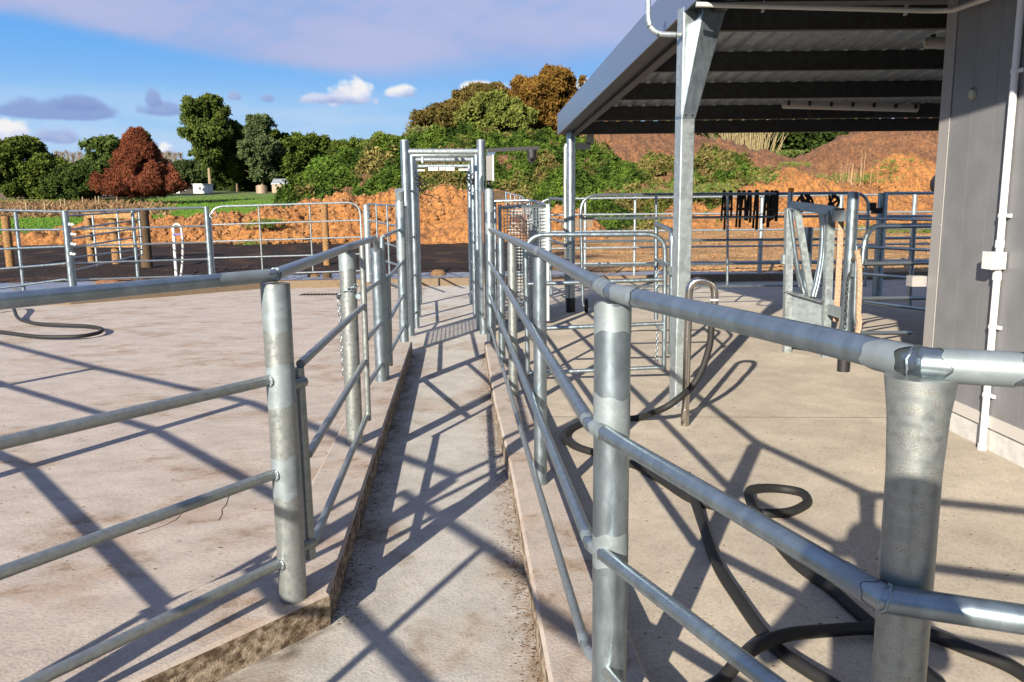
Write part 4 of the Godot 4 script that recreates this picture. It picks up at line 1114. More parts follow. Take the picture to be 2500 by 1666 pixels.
func build_shed():
	var sh := thing("dairy_shed", "grey clad farm shed with a lean-to roof on a square and a round post", "shed", Vector3(3.4, FL, -6.5))
	# ---- clad wall on a concrete plinth
	var wx := 3.40
	var s := MB.new()
	s.box(Vector3(wx + 2.8, (3.9 + FL) * 0.5 + 0.09, -2.2), Vector3(5.56, 3.9 - FL - 0.17, 8.66))
	part("wall_core", s, M.panel, sh)
	s = MB.new()
	s.box(Vector3(wx + 2.8, FL + 0.085, -2.2), Vector3(5.58, 0.17, 8.68))
	part("plinth", s, M.plinth, sh)
	for k in 7:                                                       # wall panels with faint pressed lines
		var z1 := -6.40 + k * 1.16
		var z0 := z1 + 1.155
		var y0 := FL + 0.25
		s = MB.new()
		for j in 4:
			var a := lerpf(z1, z0, j / 4.0) + (0.0 if j == 0 else 0.0015)
			var b := lerpf(z1, z0, (j + 1) / 4.0) - 0.0015
			s.hexa([Vector3(wx, y0, b), Vector3(wx + 0.03, y0, b), Vector3(wx + 0.03, y0, a), Vector3(wx, y0, a), Vector3(wx, 3.9, b), Vector3(wx + 0.03, 3.9, b), Vector3(wx + 0.03, 3.9, a), Vector3(wx, 3.9, a)])
		s.box(Vector3(wx + 0.0165, (y0 + 3.9) * 0.5, (z0 + z1) * 0.5), Vector3(0.03, 3.9 - y0 - 0.01, 1.15))
		part("wall_panel", s, M.panel, sh)
	s = MB.new()
	s.box(Vector3(wx + 0.045, 1.98, -6.475), Vector3(0.10, 3.84, 0.15))
	s.box(Vector3(wx + 2.7, 1.98, -6.545), Vector3(5.3, 3.84, 0.012))
	part("corner_trim", s, M.trim, sh)
	s = MB.new()
	s.box(Vector3(wx - 0.007, 1.98, -6.397), Vector3(0.006, 3.84, 0.008))
	part("trim_edge", s, M.trim, sh)
	s = MB.new()
	s.box(Vector3(wx - 0.003, FL + 0.212, -2.2), Vector3(0.02, 0.085, 8.5))
	part("base_flashing", s, M.flash, sh)
	for k in 9:
		for q in [Vector3(wx - 0.016, FL + 0.205, -6.2 + k * 0.55), Vector3(wx - 0.008, 0.35 + k * 0.36, -6.405)]:
			s = MB.new()
			s.ball(q, Vector3(0.006, 0.008, 0.008), null, 0.0, 4, 6)
			part("rivet", s, M.trim, sh)
	s = MB.new()
	s.tube([Vector3(wx - 0.002, 2.39, -6.11), Vector3(wx - 0.014, 2.39, -6.11), Vector3(wx - 0.018, 2.39, -6.11)], [0.042, 0.042, 0.03], 20)
	part("blanking_cap", s, mat(Color(0.62, 0.62, 0.56), 0.5), sh)
	# ---- posts
	var o := Vector3(1.475, 0, -6.98)
	var b := Basis(Vector3.UP, deg_to_rad(15.0))
	s = MB.new()
	rhs(s, o + Vector3(0, FL, 0), o + Vector3(0, under(-6.98) + 0.04, 0), b, 0.0625, 0.0625, Vector3.ZERO, 0.0625, 0.0625)
	part("post", s, M.galv_new, sh)
	s = MB.new()
	rhs(s, o + Vector3(0, 2.32, 0), o + Vector3(0, 3.5, 0), b, 0.0655, 0.0655, Vector3(0.23, 0, 0.06), 0.12, 0.11)
	part("haunch", s, M.galv, sh)
	for x in [-0.03, 0.035]:
		s = MB.new()
		s.tube([o + b * Vector3(x, 2.345, 0.068), o + b * Vector3(x, 2.345, 0.072)], 0.009, 10)
		part("bolt_hole", s, M.black, sh)
	var rp := Vector3(0.998, 0, -13.52)
	s = MB.new()
	s.tube([rp + Vector3(0, FL, 0), rp + Vector3(0, under(-13.52) + 0.02, 0)], 0.073, 26)
	part("post", s, M.galv, sh)
	s = MB.new()
	s.tube([rp + Vector3(0, FL, 0), rp + Vector3(0, FL + 0.24, 0), rp + Vector3(0, FL + 0.242, 0)], [0.079, 0.079, 0.07], 26)
	part("post_sleeve", s, M.black, sh)
	# ---- barge board and edge beam
	var z0 := -13.78
	var z1 := -4.6
	s = MB.new()
	var lo0 := Vector3(edge_x(z0), under(z0) - 0.005, z0)
	var lo1 := Vector3(edge_x(z1), under(z1) - 0.005, z1)
	s.bar(lo0 + Vector3(0, 0.17, 0), lo1 + Vector3(0, 0.17, 0), 0.012, 0.34)
	part("barge_board", s, M.fascia, sh)
	s = MB.new()
	s.bar(lo0 + Vector3(0.15, 0.016, 0), lo1 + Vector3(0.15, 0.016, 0), 0.28, 0.012)
	part("barge_soffit", s, M.steel_dark, sh)
	s = MB.new()
	s.bar(lo0 + Vector3(0.25, 0.0, 0.05), lo1 + Vector3(0.25, 0.0, 0), 0.10, 0.05)
	s.bar(lo0 + Vector3(0.25, 0.12, 0.05), lo1 + Vector3(0.25, 0.12, 0), 0.012, 0.2)
	part("edge_beam", s, M.steel_dark, sh)
	# ---- purlins: folded channels, open side away from the viewer
	for z in [-13.72, -12.35, -10.72, -9.12, -7.5, -6.1]:
		var y := under(z)
		var xa := edge_x(z) + 0.26
		var xb := 9.0
		s = MB.new()
		s.box(Vector3((xa + xb) * 0.5, y + 0.004, z - 0.036), Vector3(xb - xa, 0.007, 0.072))
		s.box(Vector3((xa + xb) * 0.5, y + 0.10, z), Vector3(xb - xa, 0.185, 0.006))
		s.box(Vector3((xa + xb) * 0.5, y + 0.014, z - 0.072), Vector3(xb - xa, 0.022, 0.005))
		s.box(Vector3((xa + xb) * 0.5, y + 0.196, z - 0.036), Vector3(xb - xa, 0.007, 0.072))
		part("purlin", s, M.steel_dark, sh)
	s = MB.new()                                                      # deep beam over the square post
	s.box(Vector3(5.2, under(-6.6) + 0.17, -6.62), Vector3(7.4, 0.40, 0.012))
	s.box(Vector3(5.2, under(-6.6) - 0.03, -6.62), Vector3(7.4, 0.012, 0.15))
	part("beam", s, M.steel_dark, sh)
	# ---- ribbed roof sheets
	for k in 10:
		var xa := 0.80 + k * 0.83
		s = MB.new()
		roof_sheet(s, xa, 0.835, -13.8, -4.6)
		part("roof_sheet", s, M.roof, sh)
	for k in 7:  # unseen front sheets, their edge set to throw shade on the wall
		s = MB.new()
		roof_sheet(s, 2.03 + k * 0.99, 0.995, -4.8, 1.9, true)
		part("roof_sheet", s, M.roof, sh)
	# end of the gutter past the round post
	s = MB.new()
	s.box(Vector3(1.236, 2.608, -13.85), Vector3(0.24, 0.11, 0.02))
	s.box(Vector3(1.346, 2.721, -13.85), Vector3(0.12, 0.16, 0.02))
	part("gutter_bracket", s, M.grey_pvc, sh)
	# ---- conduits, lights
	var c := thing("conduit", "white plastic conduit up the grey wall, with a junction box half way", "conduit", Vector3(3.37, FL, -5.577))
	pipe("pipe", [Vector3(3.372, FL, -5.577), Vector3(3.372, 3.3, -5.577)], 0.0235, M.white_pvc, c, false, 16)
	for q in [[FL, 0.045], [1.07, 0.05], [1.295, 0.05]]:
		pipe("collar", [Vector3(3.371, q[0], -5.577), Vector3(3.371, q[0] + q[1], -5.577)], 0.029, M.white_pvc, c, false, 16)
	for y in [0.24, 0.73, 1.50, 2.45]:
		s = MB.new()
		s.tube([Vector3(3.372, y, -5.577), Vector3(3.372, y + 0.025, -5.577)], 0.029, 14)
		s.box(Vector3(3.385, y + 0.0125, -5.535), Vector3(0.02, 0.024, 0.06))
		part("clip", s, M.white_pvc, c)
	s = MB.new()
	s.box(Vector3(3.345, 1.207, -5.577), Vector3(0.09, 0.115, 0.115))
	var jb := part("junction_box", s, M.white_pvc, c)
	s = MB.new()
	s.box(Vector3(3.296, 1.207, -5.577), Vector3(0.008, 0.12, 0.12))
	part("lid", s, M.white, jb)
	c = thing("conduit", "pale conduit clipped along the deep roof beam and bending up onto the grey wall", "conduit", Vector3(2.4, 3.091, -6.55))
	pipe("pipe", bend([Vector3(1.443, 3.127, -6.52), Vector3(3.336, 3.06, -6.52), Vector3(3.367, 3.041, -6.4), Vector3(3.182, 2.94, -5.6)], 1, 0.12), 0.02, M.lamp_white, c, false, 12)
	for q in [Vector3(1.966, 3.111, -6.55), Vector3(3.072, 3.076, -6.55)]:
		s = MB.new()
		s.box(q, Vector3(0.012, 0.075, 0.05))
		part("clip", s, M.grey_pvc, c)
	c = thing("conduit", "galvanised conduit bending from the square post up past the barge board", "conduit", Vector3(1.197, 3.064, -6.9))
	pipe("pipe", bend([Vector3(1.409, 2.982, -6.9), Vector3(1.141, 2.991, -6.9), Vector3(1.13, 3.442, -6.9)], 1, 0.14), 0.022, M.galv_new, c, false, 14)
	for q in [[Vector3(1.15, 3.058, -6.9), Vector3(1.154, 3.051, -6.9)], [Vector3(1.215, 2.99, -6.9), Vector3(1.222, 2.99, -6.9)], [Vector3(1.363, 2.982, -6.9), Vector3(1.369, 2.982, -6.9)]]:
		s = MB.new()
		s.tube(q, 0.024, 14)
		part("collar", s, M.steel_dark, c)
	c = thing("conduit", "thin conduit on the round shed post, white above and grey below", "conduit", rp + Vector3(-0.09, 0, 0))
	pipe("pipe", [Vector3(0.925, 2.62, -13.52), Vector3(0.905, 2.568, -13.52), Vector3(0.905, 2.061, -13.52)], 0.02, M.white_pvc, c, false, 10)
	pipe("lower_pipe", [Vector3(0.902, 2.061, -13.52), Vector3(0.913, 0.282, -13.52)], 0.022, M.grey_pvc, c, false, 10)
	var l := thing("strip_light", "long weatherproof strip light fixed under the roof between two purlins", "strip light", Vector3(4.663, 2.939, -11.4))
	s = MB.new()
	s.tube([Vector3(3.736, 2.96, -11.4), Vector3(3.753, 2.959, -11.4), Vector3(5.593, 2.892, -11.4), Vector3(5.609, 2.892, -11.4)], [0.02, 0.055, 0.055, 0.02], 14)
	part("diffuser", s, M.lamp_white, l)
	s = MB.new()
	s.bar(Vector3(3.746, 2.987, -11.4), Vector3(5.591, 2.919, -11.4), 0.10, 0.04)
	part("tray", s, M.grey_pvc, l)
	for q in [Vector3(3.803, 2.969, -11.35), Vector3(4.088, 2.961, -11.35), Vector3(4.385, 2.947, -11.35), Vector3(4.676, 2.939, -11.35), Vector3(4.967, 2.93, -11.35), Vector3(5.264, 2.916, -11.35), Vector3(5.538, 2.908, -11.35)]:
		s = MB.new()
		s.box(q, Vector3(0.025, 0.06, 0.08))
		part("clip", s, M.black, l)
	l = thing("strip_light", "end of a strip light high under the roof beside the grey wall", "strip light", Vector3(4.229, 3.156, -8.3))
	s = MB.new()
	s.tube([Vector3(4.095, 3.165, -8.3), Vector3(4.116, 3.165, -8.3), Vector3(4.877, 3.142, -8.3), Vector3(4.897, 3.142, -8.3)], [0.02, 0.055, 0.055, 0.02], 14)
	part("diffuser", s, M.lamp_white, l)
	s = MB.new()
	s.box(Vector3(4.178, 3.191, -8.3), Vector3(0.03, 0.1, 0.05))
	part("hanger", s, M.black, l)
	s = MB.new()
	s.box(Vector3(3.345, 0.97, -6.63), Vector3(0.12, 0.085, 0.1))
	solo("wall_bracket", s, M.trim, "small pale box sticking out beyond the far corner of the grey wall", "bracket")

func rhs(s: MB, a: Vector3, b: Vector3, t: Basis, wx: float, wz: float, shift: Vector3, wx2: float, wz2: float):   # a square tube with softened corners, its top shifted and widened
	var p := []
	var c := 0.008
	var lo := []
	var hi := []
	for q in [Vector2(1, 1), Vector2(1, -1), Vector2(-1, -1), Vector2(-1, 1)]:
		var ia := Vector2(c, 0) if q.x * q.y > 0 else Vector2(0, c)
		for e in [ia, Vector2(c, c) - ia]:
			lo.append(a + t * Vector3(q.x * (wx - e.x), 0, q.y * (wz - e.y)))
			hi.append(b + shift + t * Vector3(q.x * (wx2 - e.x), 0, q.y * (wz2 - e.y)))
	for k in 8:
		var j := (k + 1) % 8
		s.quad(lo[k], lo[j], hi[j], hi[k])
	s.quad(hi[0], hi[2], hi[4], hi[6])

func roof_sheet(s: MB, x: float, w: float, za: float, zb: float, plain := false):
	var prof := []
	var ribs := 4
	for k in ribs:
		var a := x + w * k / ribs
		var d := w / ribs
		prof.append_array([Vector2(a, 0), Vector2(a + d * 0.6, 0), Vector2(a + d * 0.7, 0.03), Vector2(a + d * 0.9, 0.03)])
	prof.append(Vector2(x + w, 0))
	for k in prof.size() - 1:
		var p: Vector2 = prof[k]
		var q: Vector2 = prof[k + 1]
		var pa := p.x; var qa := q.x
		var z0 := za
		if not plain:                                                 # trim to the slanting edge of the roof
			var lim := (p.x - 0.80) / 0.093 - 13.75
			if zb > lim and p.x < edge_x(zb): zb = minf(zb, maxf(lim, za + 0.1))
		var ya := under(za) + (0.22 if plain else 0.205)
		var yb := under(zb) + (0.22 if plain else 0.205)
		s.quad(Vector3(pa, ya + p.y, za), Vector3(qa, ya + q.y, za), Vector3(qa, yb + q.y, zb), Vector3(pa, yb + p.y, zb))
		s.quad(Vector3(qa, ya + q.y + 0.004, za), Vector3(pa, ya + p.y + 0.004, za), Vector3(pa, yb + p.y + 0.004, zb), Vector3(qa, yb + q.y + 0.004, zb))
		if not plain: zb = -4.6
func build_gear():
	# ---- standpipe with its hose
	var t := thing("standpipe", "stainless steel standpipe with a hooked top, strapped in front of the square shed post", "standpipe", Vector3(1.387, FL, -6.29))
	var b0 := Vector3(1.387, FL, -6.293)
	pipe("pipe", bend(bend([b0, Vector3(1.397, 1.027, -6.3), Vector3(1.589, 1.02, -6.28), Vector3(1.594, 0.876, -6.28)], 2, 0.1, 8), 1, 0.1, 8), 0.030, M.stainless, t, false, 20)
	pipe("base_collar", [b0, b0 + Vector3(0, 0.14, 0)], 0.0325, M.stainless, t, false, 20)
	pipe("washer", [Vector3(1.594, 0.879, -6.28), Vector3(1.594, 0.866, -6.28)], 0.033, M.white, t, false, 16)
	pipe("hose_tail", [Vector3(1.594, 0.866, -6.28), Vector3(1.593, 0.808, -6.28)], 0.029, M.stainless, t, false, 16)
	var q0 := [Vector3(1.044, -0.124, -6.466), Vector3(0.868, -0.124, -6.421), Vector3(0.717, -0.124, -6.389), Vector3(0.569, -0.124, -6.306), Vector3(0.443, -0.124, -6.116), Vector3(0.393, -0.124, -5.901), Vector3(0.453, -0.124, -5.676), Vector3(0.616, -0.124, -5.472), Vector3(0.75, -0.124, -5.31), Vector3(0.845, -0.124, -5.183), Vector3(0.938, -0.124, -4.941), Vector3(1.034, -0.124, -4.633), Vector3(1.11, -0.124, -4.515), Vector3(1.24, -0.124, -4.413), Vector3(1.363, -0.124, -4.353), Vector3(1.477, -0.124, -4.337), Vector3(1.575, -0.124, -4.359), Vector3(1.667, -0.124, -4.433), Vector3(1.73, -0.124, -4.517), Vector3(1.748, -0.124, -4.661), Vector3(1.646, -0.124, -4.736), Vector3(1.506, -0.124, -4.683), Vector3(1.398, -0.124, -4.567), Vector3(1.345, -0.124, -4.292), Vector3(1.348, -0.124, -4.013), Vector3(1.374, -0.124, -3.681), Vector3(1.438, -0.124, -3.424), Vector3(1.463, -0.124, -3.238), Vector3(1.485, -0.124, -3.089), Vector3(1.507, -0.124, -2.902), Vector3(1.537, -0.124, -2.656)]
	for k in [13, 14, 15, 22, 23]: q0[k].y += 0.0
	for k in [22, 23]: q0[k].y += 0.045
	q0[21].y += 0.025; q0[24].y += 0.02
	var dn := [Vector3(1.594, 0.829, -6.29), Vector3(1.591, 0.732, -6.29), Vector3(1.577, 0.644, -6.29), Vector3(1.568, 0.509, -6.29), Vector3(1.515, 0.318, -6.29), Vector3(1.437, 0.178, -6.29)]
	dn.append_array([Vector3(1.313, 0.1, -6.2), Vector3(1.191, 0.018, -6.2)])
	dn[-1].y = maxf(dn[-1].y, -0.10); dn[-2].y = maxf(dn[-2].y, -0.05)
	dn.append_array(q0)
	solo("hose", hose(spline(dn, 7), 0.0265), M.rubber, "thick black hose hanging from the stainless standpipe and looping over the floor", "hose")
	var q1 := [Vector3(1.067, -0.124, -4.921), Vector3(1.062, -0.124, -4.667), Vector3(1.05, -0.124, -4.438), Vector3(1.038, -0.124, -4.217), Vector3(0.987, -0.124, -3.677), Vector3(0.995, -0.124, -3.31), Vector3(1.012, -0.124, -3.043), Vector3(1.044, -0.124, -2.89), Vector3(1.098, -0.124, -2.777), Vector3(1.158, -0.124, -2.668), Vector3(1.211, -0.124, -2.519), Vector3(1.021, -0.124, -2.199), Vector3(0.798, -0.124, -2.203), Vector3(0.634, -0.124, -2.462), Vector3(0.637, -0.124, -2.594), Vector3(0.75, -0.124, -2.706), Vector3(0.881, -0.124, -2.816), Vector3(1.057, -0.124, -2.928), Vector3(1.282, -0.124, -3.025), Vector3(1.462, -0.124, -3.038), Vector3(1.638, -0.124, -3.002), Vector3(1.77, -0.124, -2.914), Vector3(1.845, -0.124, -2.818), Vector3(1.881, -0.124, -2.733), Vector3(1.91, -0.124, -2.553)]
	for k in [0, 1]: q1[k].y += 0.05
	q1[2].y += 0.03
	for k in [17, 18, 19, 20]: q1[k].y += 0.02
	q1[16].y += 0.05; q1[17].y += 0.035
	solo("hose", hose(spline(q1, 7), 0.0265), M.rubber, "second black hose in the right foreground, crossing over itself beside the nearest posts", "hose")
	var q2 := [Vector3(-9.15, -0.1, -13.029), Vector3(-9.305, -0.1, -14.097), Vector3(-8.885, -0.1, -14.177), Vector3(-8.132, -0.1, -13.148), Vector3(-7.553, -0.1, -12.53), Vector3(-7.099, -0.1, -12.272), Vector3(-6.503, -0.1, -12.098), Vector3(-6.154, -0.1, -11.862), Vector3(-5.992, -0.1, -11.647), Vector3(-5.909, -0.1, -11.33), Vector3(-6.054, -0.1, -11.044), Vector3(-6.604, -0.1, -11.081), Vector3(-7.422, -0.1, -11.549), Vector3(-8.493, -0.1, -12.071)]
	q2[2].y += 0.1; q2[1].y += 0.2
	for p in q2.size(): q2[p].y = maxf(q2[p].y, left_y(q2[p].z) + 0.027)
	solo("hose", hose(spline(q2, 7), 0.027), M.rubber, "black hose lying in a long loop on the left yard floor", "hose")
	# ---- drain grate and its slots
	var g := thing("drain_grate", "rusty slotted drain grate set in the left yard floor against the far kerb", "grate", Vector3(-4.029, -0.15, -16.832))
	var ga := Vector3(-4.4, -0.148, -16.77)
	for k in 13:
		var s := MB.new()
		s.bar(ga + Vector3(k * 0.075, 0.008, 0.12), ga + Vector3(k * 0.075 + 0.05, 0.008, -0.12), 0.02, 0.014)
		part("bar", s, M.dark_timber, g)
	var s := MB.new()
	s.box(ga + Vector3(0.47, 0.002, 0.0), Vector3(1.0, 0.004, 0.25))
	part("slot", s, M.black, g)
	# ---- head bail on its hinge post
	var h := thing("head_bail", "cattle head bail with slanting neck bars and a yellow capped upright", "head bail", Vector3(3.5, FL, -9.3))
	var zl := 9.55
	var zr := 9.2
	s = MB.new()
	s.bar(Vector3(3.315, -0.197, -9.55), Vector3(3.264, 1.565, -9.55), 0.085, 0.085, Vector3(0, 0, 1))
	part("side_post", s, M.galv_new, h)
	s = MB.new()
	s.bar(Vector3(3.637, -0.15, -9.2), Vector3(3.613, 1.529, -9.2), 0.085, 0.085, Vector3(0, 0, 1))
	part("side_post", s, M.galv_new, h)
	s = MB.new()
	s.bar(Vector3(3.264, 1.598, -9.5), Vector3(3.648, 1.529, -9.15), 0.05, 0.10)
	part("top_bar", s, M.galv_new, h)
	s = MB.new()
	s.tube([Vector3(3.297, 1.783, -9.62), Vector3(3.293, 1.545, -9.62)], 0.03, 14)
	part("latch_post", s, M.galv, h)
	s = MB.new()
	s.tube([Vector3(3.301, 1.797, -9.62), Vector3(3.298, 1.754, -9.62)], 0.033, 14)
	part("yellow_cap", s, M.yellow, h)
	rail(h, spline([Vector3(3.258, 1.536, -9.5), Vector3(3.31, 1.223, -9.5), Vector3(3.386, 0.839, -9.5), Vector3(3.483, 0.537, -9.5)], 5), 0.026, M.galv, "neck_bar", true)
	s = MB.new()
	s.bar(Vector3(3.31, 1.55, -9.42), Vector3(3.526, 0.545, -9.42), 0.075, 0.045, Vector3(0, 0, 1))
	part("neck_bar", s, M.galv_new, h)
	rail(h, spline([Vector3(3.556, 1.534, -9.33), Vector3(3.586, 1.32, -9.33), Vector3(3.586, 1.039, -9.33), Vector3(3.554, 0.755, -9.33), Vector3(3.512, 0.545, -9.33)], 5), 0.034, M.galv, "neck_bar", true)
	rail(h, spline([Vector3(3.558, 1.525, -9.26), Vector3(3.585, 1.275, -9.26), Vector3(3.581, 0.996, -9.26), Vector3(3.548, 0.714, -9.26), Vector3(3.514, 0.548, -9.26)], 5), 0.02, M.galv, "neck_bar", true)
	rail(h, [Vector3(3.302, 1.127, -9.52), Vector3(3.422, 0.643, -9.52)], 0.018, M.galv, "brace")
	s = MB.new()
	s.bar(Vector3(3.269, 0.592, -9.55), Vector3(3.594, 0.497, -9.2), 0.13, 0.012)
	part("cross_plate", s, M.galv_dirty, h)
	s = MB.new()
	var pa := Vector3(3.298, 0.581, -9.56)
	var pb := Vector3(3.617, 0.491, -9.21)
	s.hexa([Vector3(pa.x, FL + 0.1, pa.z), Vector3(pb.x, FL + 0.1, pb.z), Vector3(pb.x + 0.003, FL + 0.1, pb.z - 0.008), Vector3(pa.x + 0.003, FL + 0.1, pa.z - 0.008), Vector3(pa.x, pa.y, pa.z), Vector3(pb.x, pb.y, pb.z), Vector3(pb.x + 0.003, pb.y, pb.z - 0.008), Vector3(pa.x + 0.003, pa.y, pa.z - 0.008)])
	part("lower_plate", s, M.galv_new, h)
	for q in [Vector3(3.25, 0.964, -9.6), Vector3(3.655, 0.469, -9.15), Vector3(3.642, 1.506, -9.12)]:
		s = MB.new()
		s.box(q, Vector3(0.06, 0.11, 0.08))
		part("lug", s, M.galv_new, h)
	for q in [[Vector3(3.613, 1.475, -9.1), Vector3(3.542, 1.477, -8.5)], [Vector3(3.615, 0.424, -9.1), Vector3(3.536, 0.451, -8.5)]]:
		s = MB.new()
		s.bar(q[0], q[1], 0.03, 0.12)
		part("hinge_plate", s, M.galv_new, h)
	var hp := thing("hinge_post", "round galvanised post with a black foot sleeve, right of the head bail", "post", Vector3(3.52, FL, -8.38))
	var px := 3.498
	post(hp, 3.508 + 0.01, -8.38, FL, 1.72, 0.058, M.galv)
	s = MB.new()
	s.tube([Vector3(3.508 + 0.01, FL, -8.38), Vector3(3.508 + 0.01, FL + 0.19, -8.38), Vector3(3.508 + 0.01, FL + 0.192, -8.38)], [0.064, 0.064, 0.058], 22)
	part("foot_sleeve", s, M.black, hp)
	var ch := thing("latch_chain", "chain hanging down the front of the round post beside the head bail", "chain", Vector3(3.463, 0.762, -8.28))
	chain(ch, [Vector3(3.5, 0.913, -8.29), Vector3(3.47, 0.846, -8.29), Vector3(3.468, 0.591, -8.29), Vector3(3.47, 0.329, -8.29)], M.steel_dark, 0.045, 0.006)
	rail(hp, bend([Vector3(3.539, 1.181, -8.28), Vector3(3.559, 0.42, -8.28), Vector3(3.631, 0.281, -8.28)], 1, 0.08), 0.021, M.galv, "lever")
	s = MB.new()
	s.box(Vector3(3.525, 0.929, -8.3), Vector3(0.05, 0.14, 0.03))
	part("latch_plate", s, M.galv, hp)
	s = MB.new()
	s.ball(Vector3(3.506, 1.04, -8.28), Vector3(0.018, 0.018, 0.018), null, 0.0, 6, 10)
	part("bolt", s, M.dark_timber, hp)
	s = MB.new()
	flat_strip(s, spline([Vector3(3.614, 1.561, -8.9), Vector3(3.619, 1.152, -8.9), Vector3(3.622, 0.7, -8.9), Vector3(3.621, 0.311, -8.9)], 5), 0.062, 0.012)
	solo("webbing_strap", s, M.rope, "long pale strap hanging between the head bail and the round post", "strap")
	s = MB.new()
	flat_strip(s, spline([Vector3(3.521, 1.134, -8.24), Vector3(3.553, 1.017, -8.24), Vector3(3.576, 0.765, -8.24), Vector3(3.579, 0.511, -8.24), Vector3(3.596, 0.374, -8.24), Vector3(3.577, 0.254, -8.24)], 5), 0.045, 0.03)
	solo("webbing_strap", s, M.rope, "pale furry strap draped over the lever right of the round post", "strap")
	# gate stub with the curved top beside the wall
	var gt := thing("bail_gate", "low pipe gate with a curved front end, between the round post and the grey wall", "gate", Vector3(4.2, FL, -8.6))
	rail(gt, bend([Vector3(3.64, 0.992, -8.35), Vector3(3.642, 1.374, -8.35), Vector3(5.097, 1.34, -9.6)], 1, 0.3), 0.029, M.galv, "frame")
	for q in [[Vector3(3.631, 0.987, -8.35), Vector3(5.13, 0.905, -9.6)], [Vector3(3.636, 0.625, -8.35), Vector3(5.163, 0.483, -9.6)], [Vector3(3.662, 0.262, -8.35), Vector3(4.509, 0.156, -9)]]:
		rail(gt, q, 0.024, M.galv_dirty)
	s = MB.new()
	s.prism([Vector3(3.619, 0.981, -8.33), Vector3(3.691, 0.98, -8.33), Vector3(3.627, 1.128, -8.33)], Vector3(0, 0, -0.01))
	part("gusset", s, M.galv, gt)
	# short stub post behind the bail
	var sp := thing("stub_post", "short round post standing behind the head bail", "post", Vector3(4.272, -0.15, -11.491))
	var tp := Vector3(3.885, 1.31, -10.6)
	post(sp, tp.x, tp.z, FL, tp.y, 0.062, M.galv)
	# ---- straps hung over the shaded gate
	RN.seed = 12
	for q in [Vector3(3.65, 1.823, -14), Vector3(3.763, 1.821, -14), Vector3(3.903, 1.82, -14), Vector3(3.987, 1.819, -14), Vector3(4.085, 1.818, -14), Vector3(4.204, 1.817, -14), Vector3(4.395, 1.816, -14.05), Vector3(4.487, 1.815, -14.05), Vector3(4.557, 1.814, -14.05)]:
		var st := thing("leg_strap", ["black leg strap on the top rail of the shaded gate, leftmost of the row", "second black leg strap from the left end of the row on the shaded gate", "black leg strap, first of three packed close together on the shaded gate", "middle black leg strap of the three packed close together on the shaded gate", "black leg strap, last of the three packed close together on the shaded gate", "black leg strap hanging alone between the packed three and the last three", "black leg strap just right of the lit fence post on the shaded gate", "black leg strap last but one in the row on the shaded gate", "black leg strap at the right end of the row, nearest the head bail"][names.get("leg_strap", -1) + 1], "strap", q, "straps hung on the shaded gate")
		for e in [0, 1]:
			s = MB.new()
			var L := RN.randf_range(0.42, 0.66)
			var w := RN.randf_range(-0.012, 0.012) + (0.018 if e == 0 else -0.018)
			var zz := 0.05 if e == 0 else -0.03
			flat_strip(s, spline([q + Vector3(0, 0.03, 0), q + Vector3(0.01, 0.0, zz), q + Vector3(w, -L * 0.5, zz + 0.02), q + Vector3(w * 1.3, -L, zz)], 4), RN.randf_range(0.035, 0.055), 0.010)
			part("webbing", s, M.strap, st)
		s = MB.new()
		s.box(q + Vector3(0.0, -0.28, 0.07), Vector3(0.07, 0.05, 0.02))
		part("buckle", s, M.black, st)
	for q in [[Vector3(5.023, 1.72, -14.1), "loose bundle of black straps on the rail above the head bail, on its left"], [Vector3(5.143, 1.712, -14.1), "loose bundle of black straps on the rail above the middle of the head bail"], [Vector3(5.579, 1.708, -14.2), "loose bundle of black straps on the rail at the right top of the head bail"]]:
		var st := thing("strap_bundle", q[1], "strap", q[0], "strap bundles above the head bail")
		for e in 4:
			s = MB.new()
			var a: Vector3 = q[0] + Vector3(RN.randf_range(-0.05, 0.05), 0.05, 0.04)
			flat_strip(s, spline([a, a + Vector3(RN.randf_range(-0.1, 0.1), -0.08, 0.05), a + Vector3(RN.randf_range(-0.12, 0.12), -0.2, 0.03), a + Vector3(RN.randf_range(-0.1, 0.1), -RN.randf_range(0.2, 0.32), 0.0)], 4), 0.04, 0.015)
			part("webbing", s, M.strap, st)
	# ---- timber posts and boards over the mud
	var f := thing("timber_fence", "short weathered timber fence of three posts and three boards standing in the mud", "fence", Vector3(-13.353, -0.1, -27.781))
	for q in [[Vector3(-12.973, 1.458, -25), Vector3(-12.983, 0.308, -25), 0.11], [Vector3(-12.195, 1.45, -25), Vector3(-12.213, 0.135, -25), 0.13], [Vector3(-10.371, 1.647, -23), Vector3(-10.383, 0.279, -23), 0.16]]:
		s = MB.new()
		s.tube([Vector3(q[1].x, q[1].y - 0.3, q[1].z), Vector3(q[1].x, q[0].y, q[1].z)], q[2], 14)
		part("post", s, M.timber if q[2] < 0.15 else M.dark_timber, f)
	for q in [[Vector3(-12.964, 1.51, -24.8), Vector3(-11.272, 1.48, -24.8), 0.16], [Vector3(-12.956, 1.078, -24.8), Vector3(-11.307, 1.073, -24.8), 0.16], [Vector3(-12.973, 0.643, -24.8), Vector3(-11.345, 0.626, -24.8), 0.2]]:
		s = MB.new()
		s.bar(q[0], q[1], 0.05, q[2])
		part("board", s, M.board, f)
	var k := 0
	for q in [[Vector3(-14.872, 1.513, -24), Vector3(-14.887, 0.312, -24), 0.12, "round timber post at the left edge behind the corner fence"], [Vector3(-5.456, 1.784, -24), Vector3(-5.481, 0.516, -24), 0.10, "round timber post behind the long five rail gate"]]:
		s = MB.new()
		s.tube([Vector3(q[1].x, land(q[1].x, q[1].z) - 0.3, q[1].z), Vector3(q[1].x, q[0].y, q[1].z)], q[2], 14)
		solo("timber_post", s, M.timber, q[3], "post")
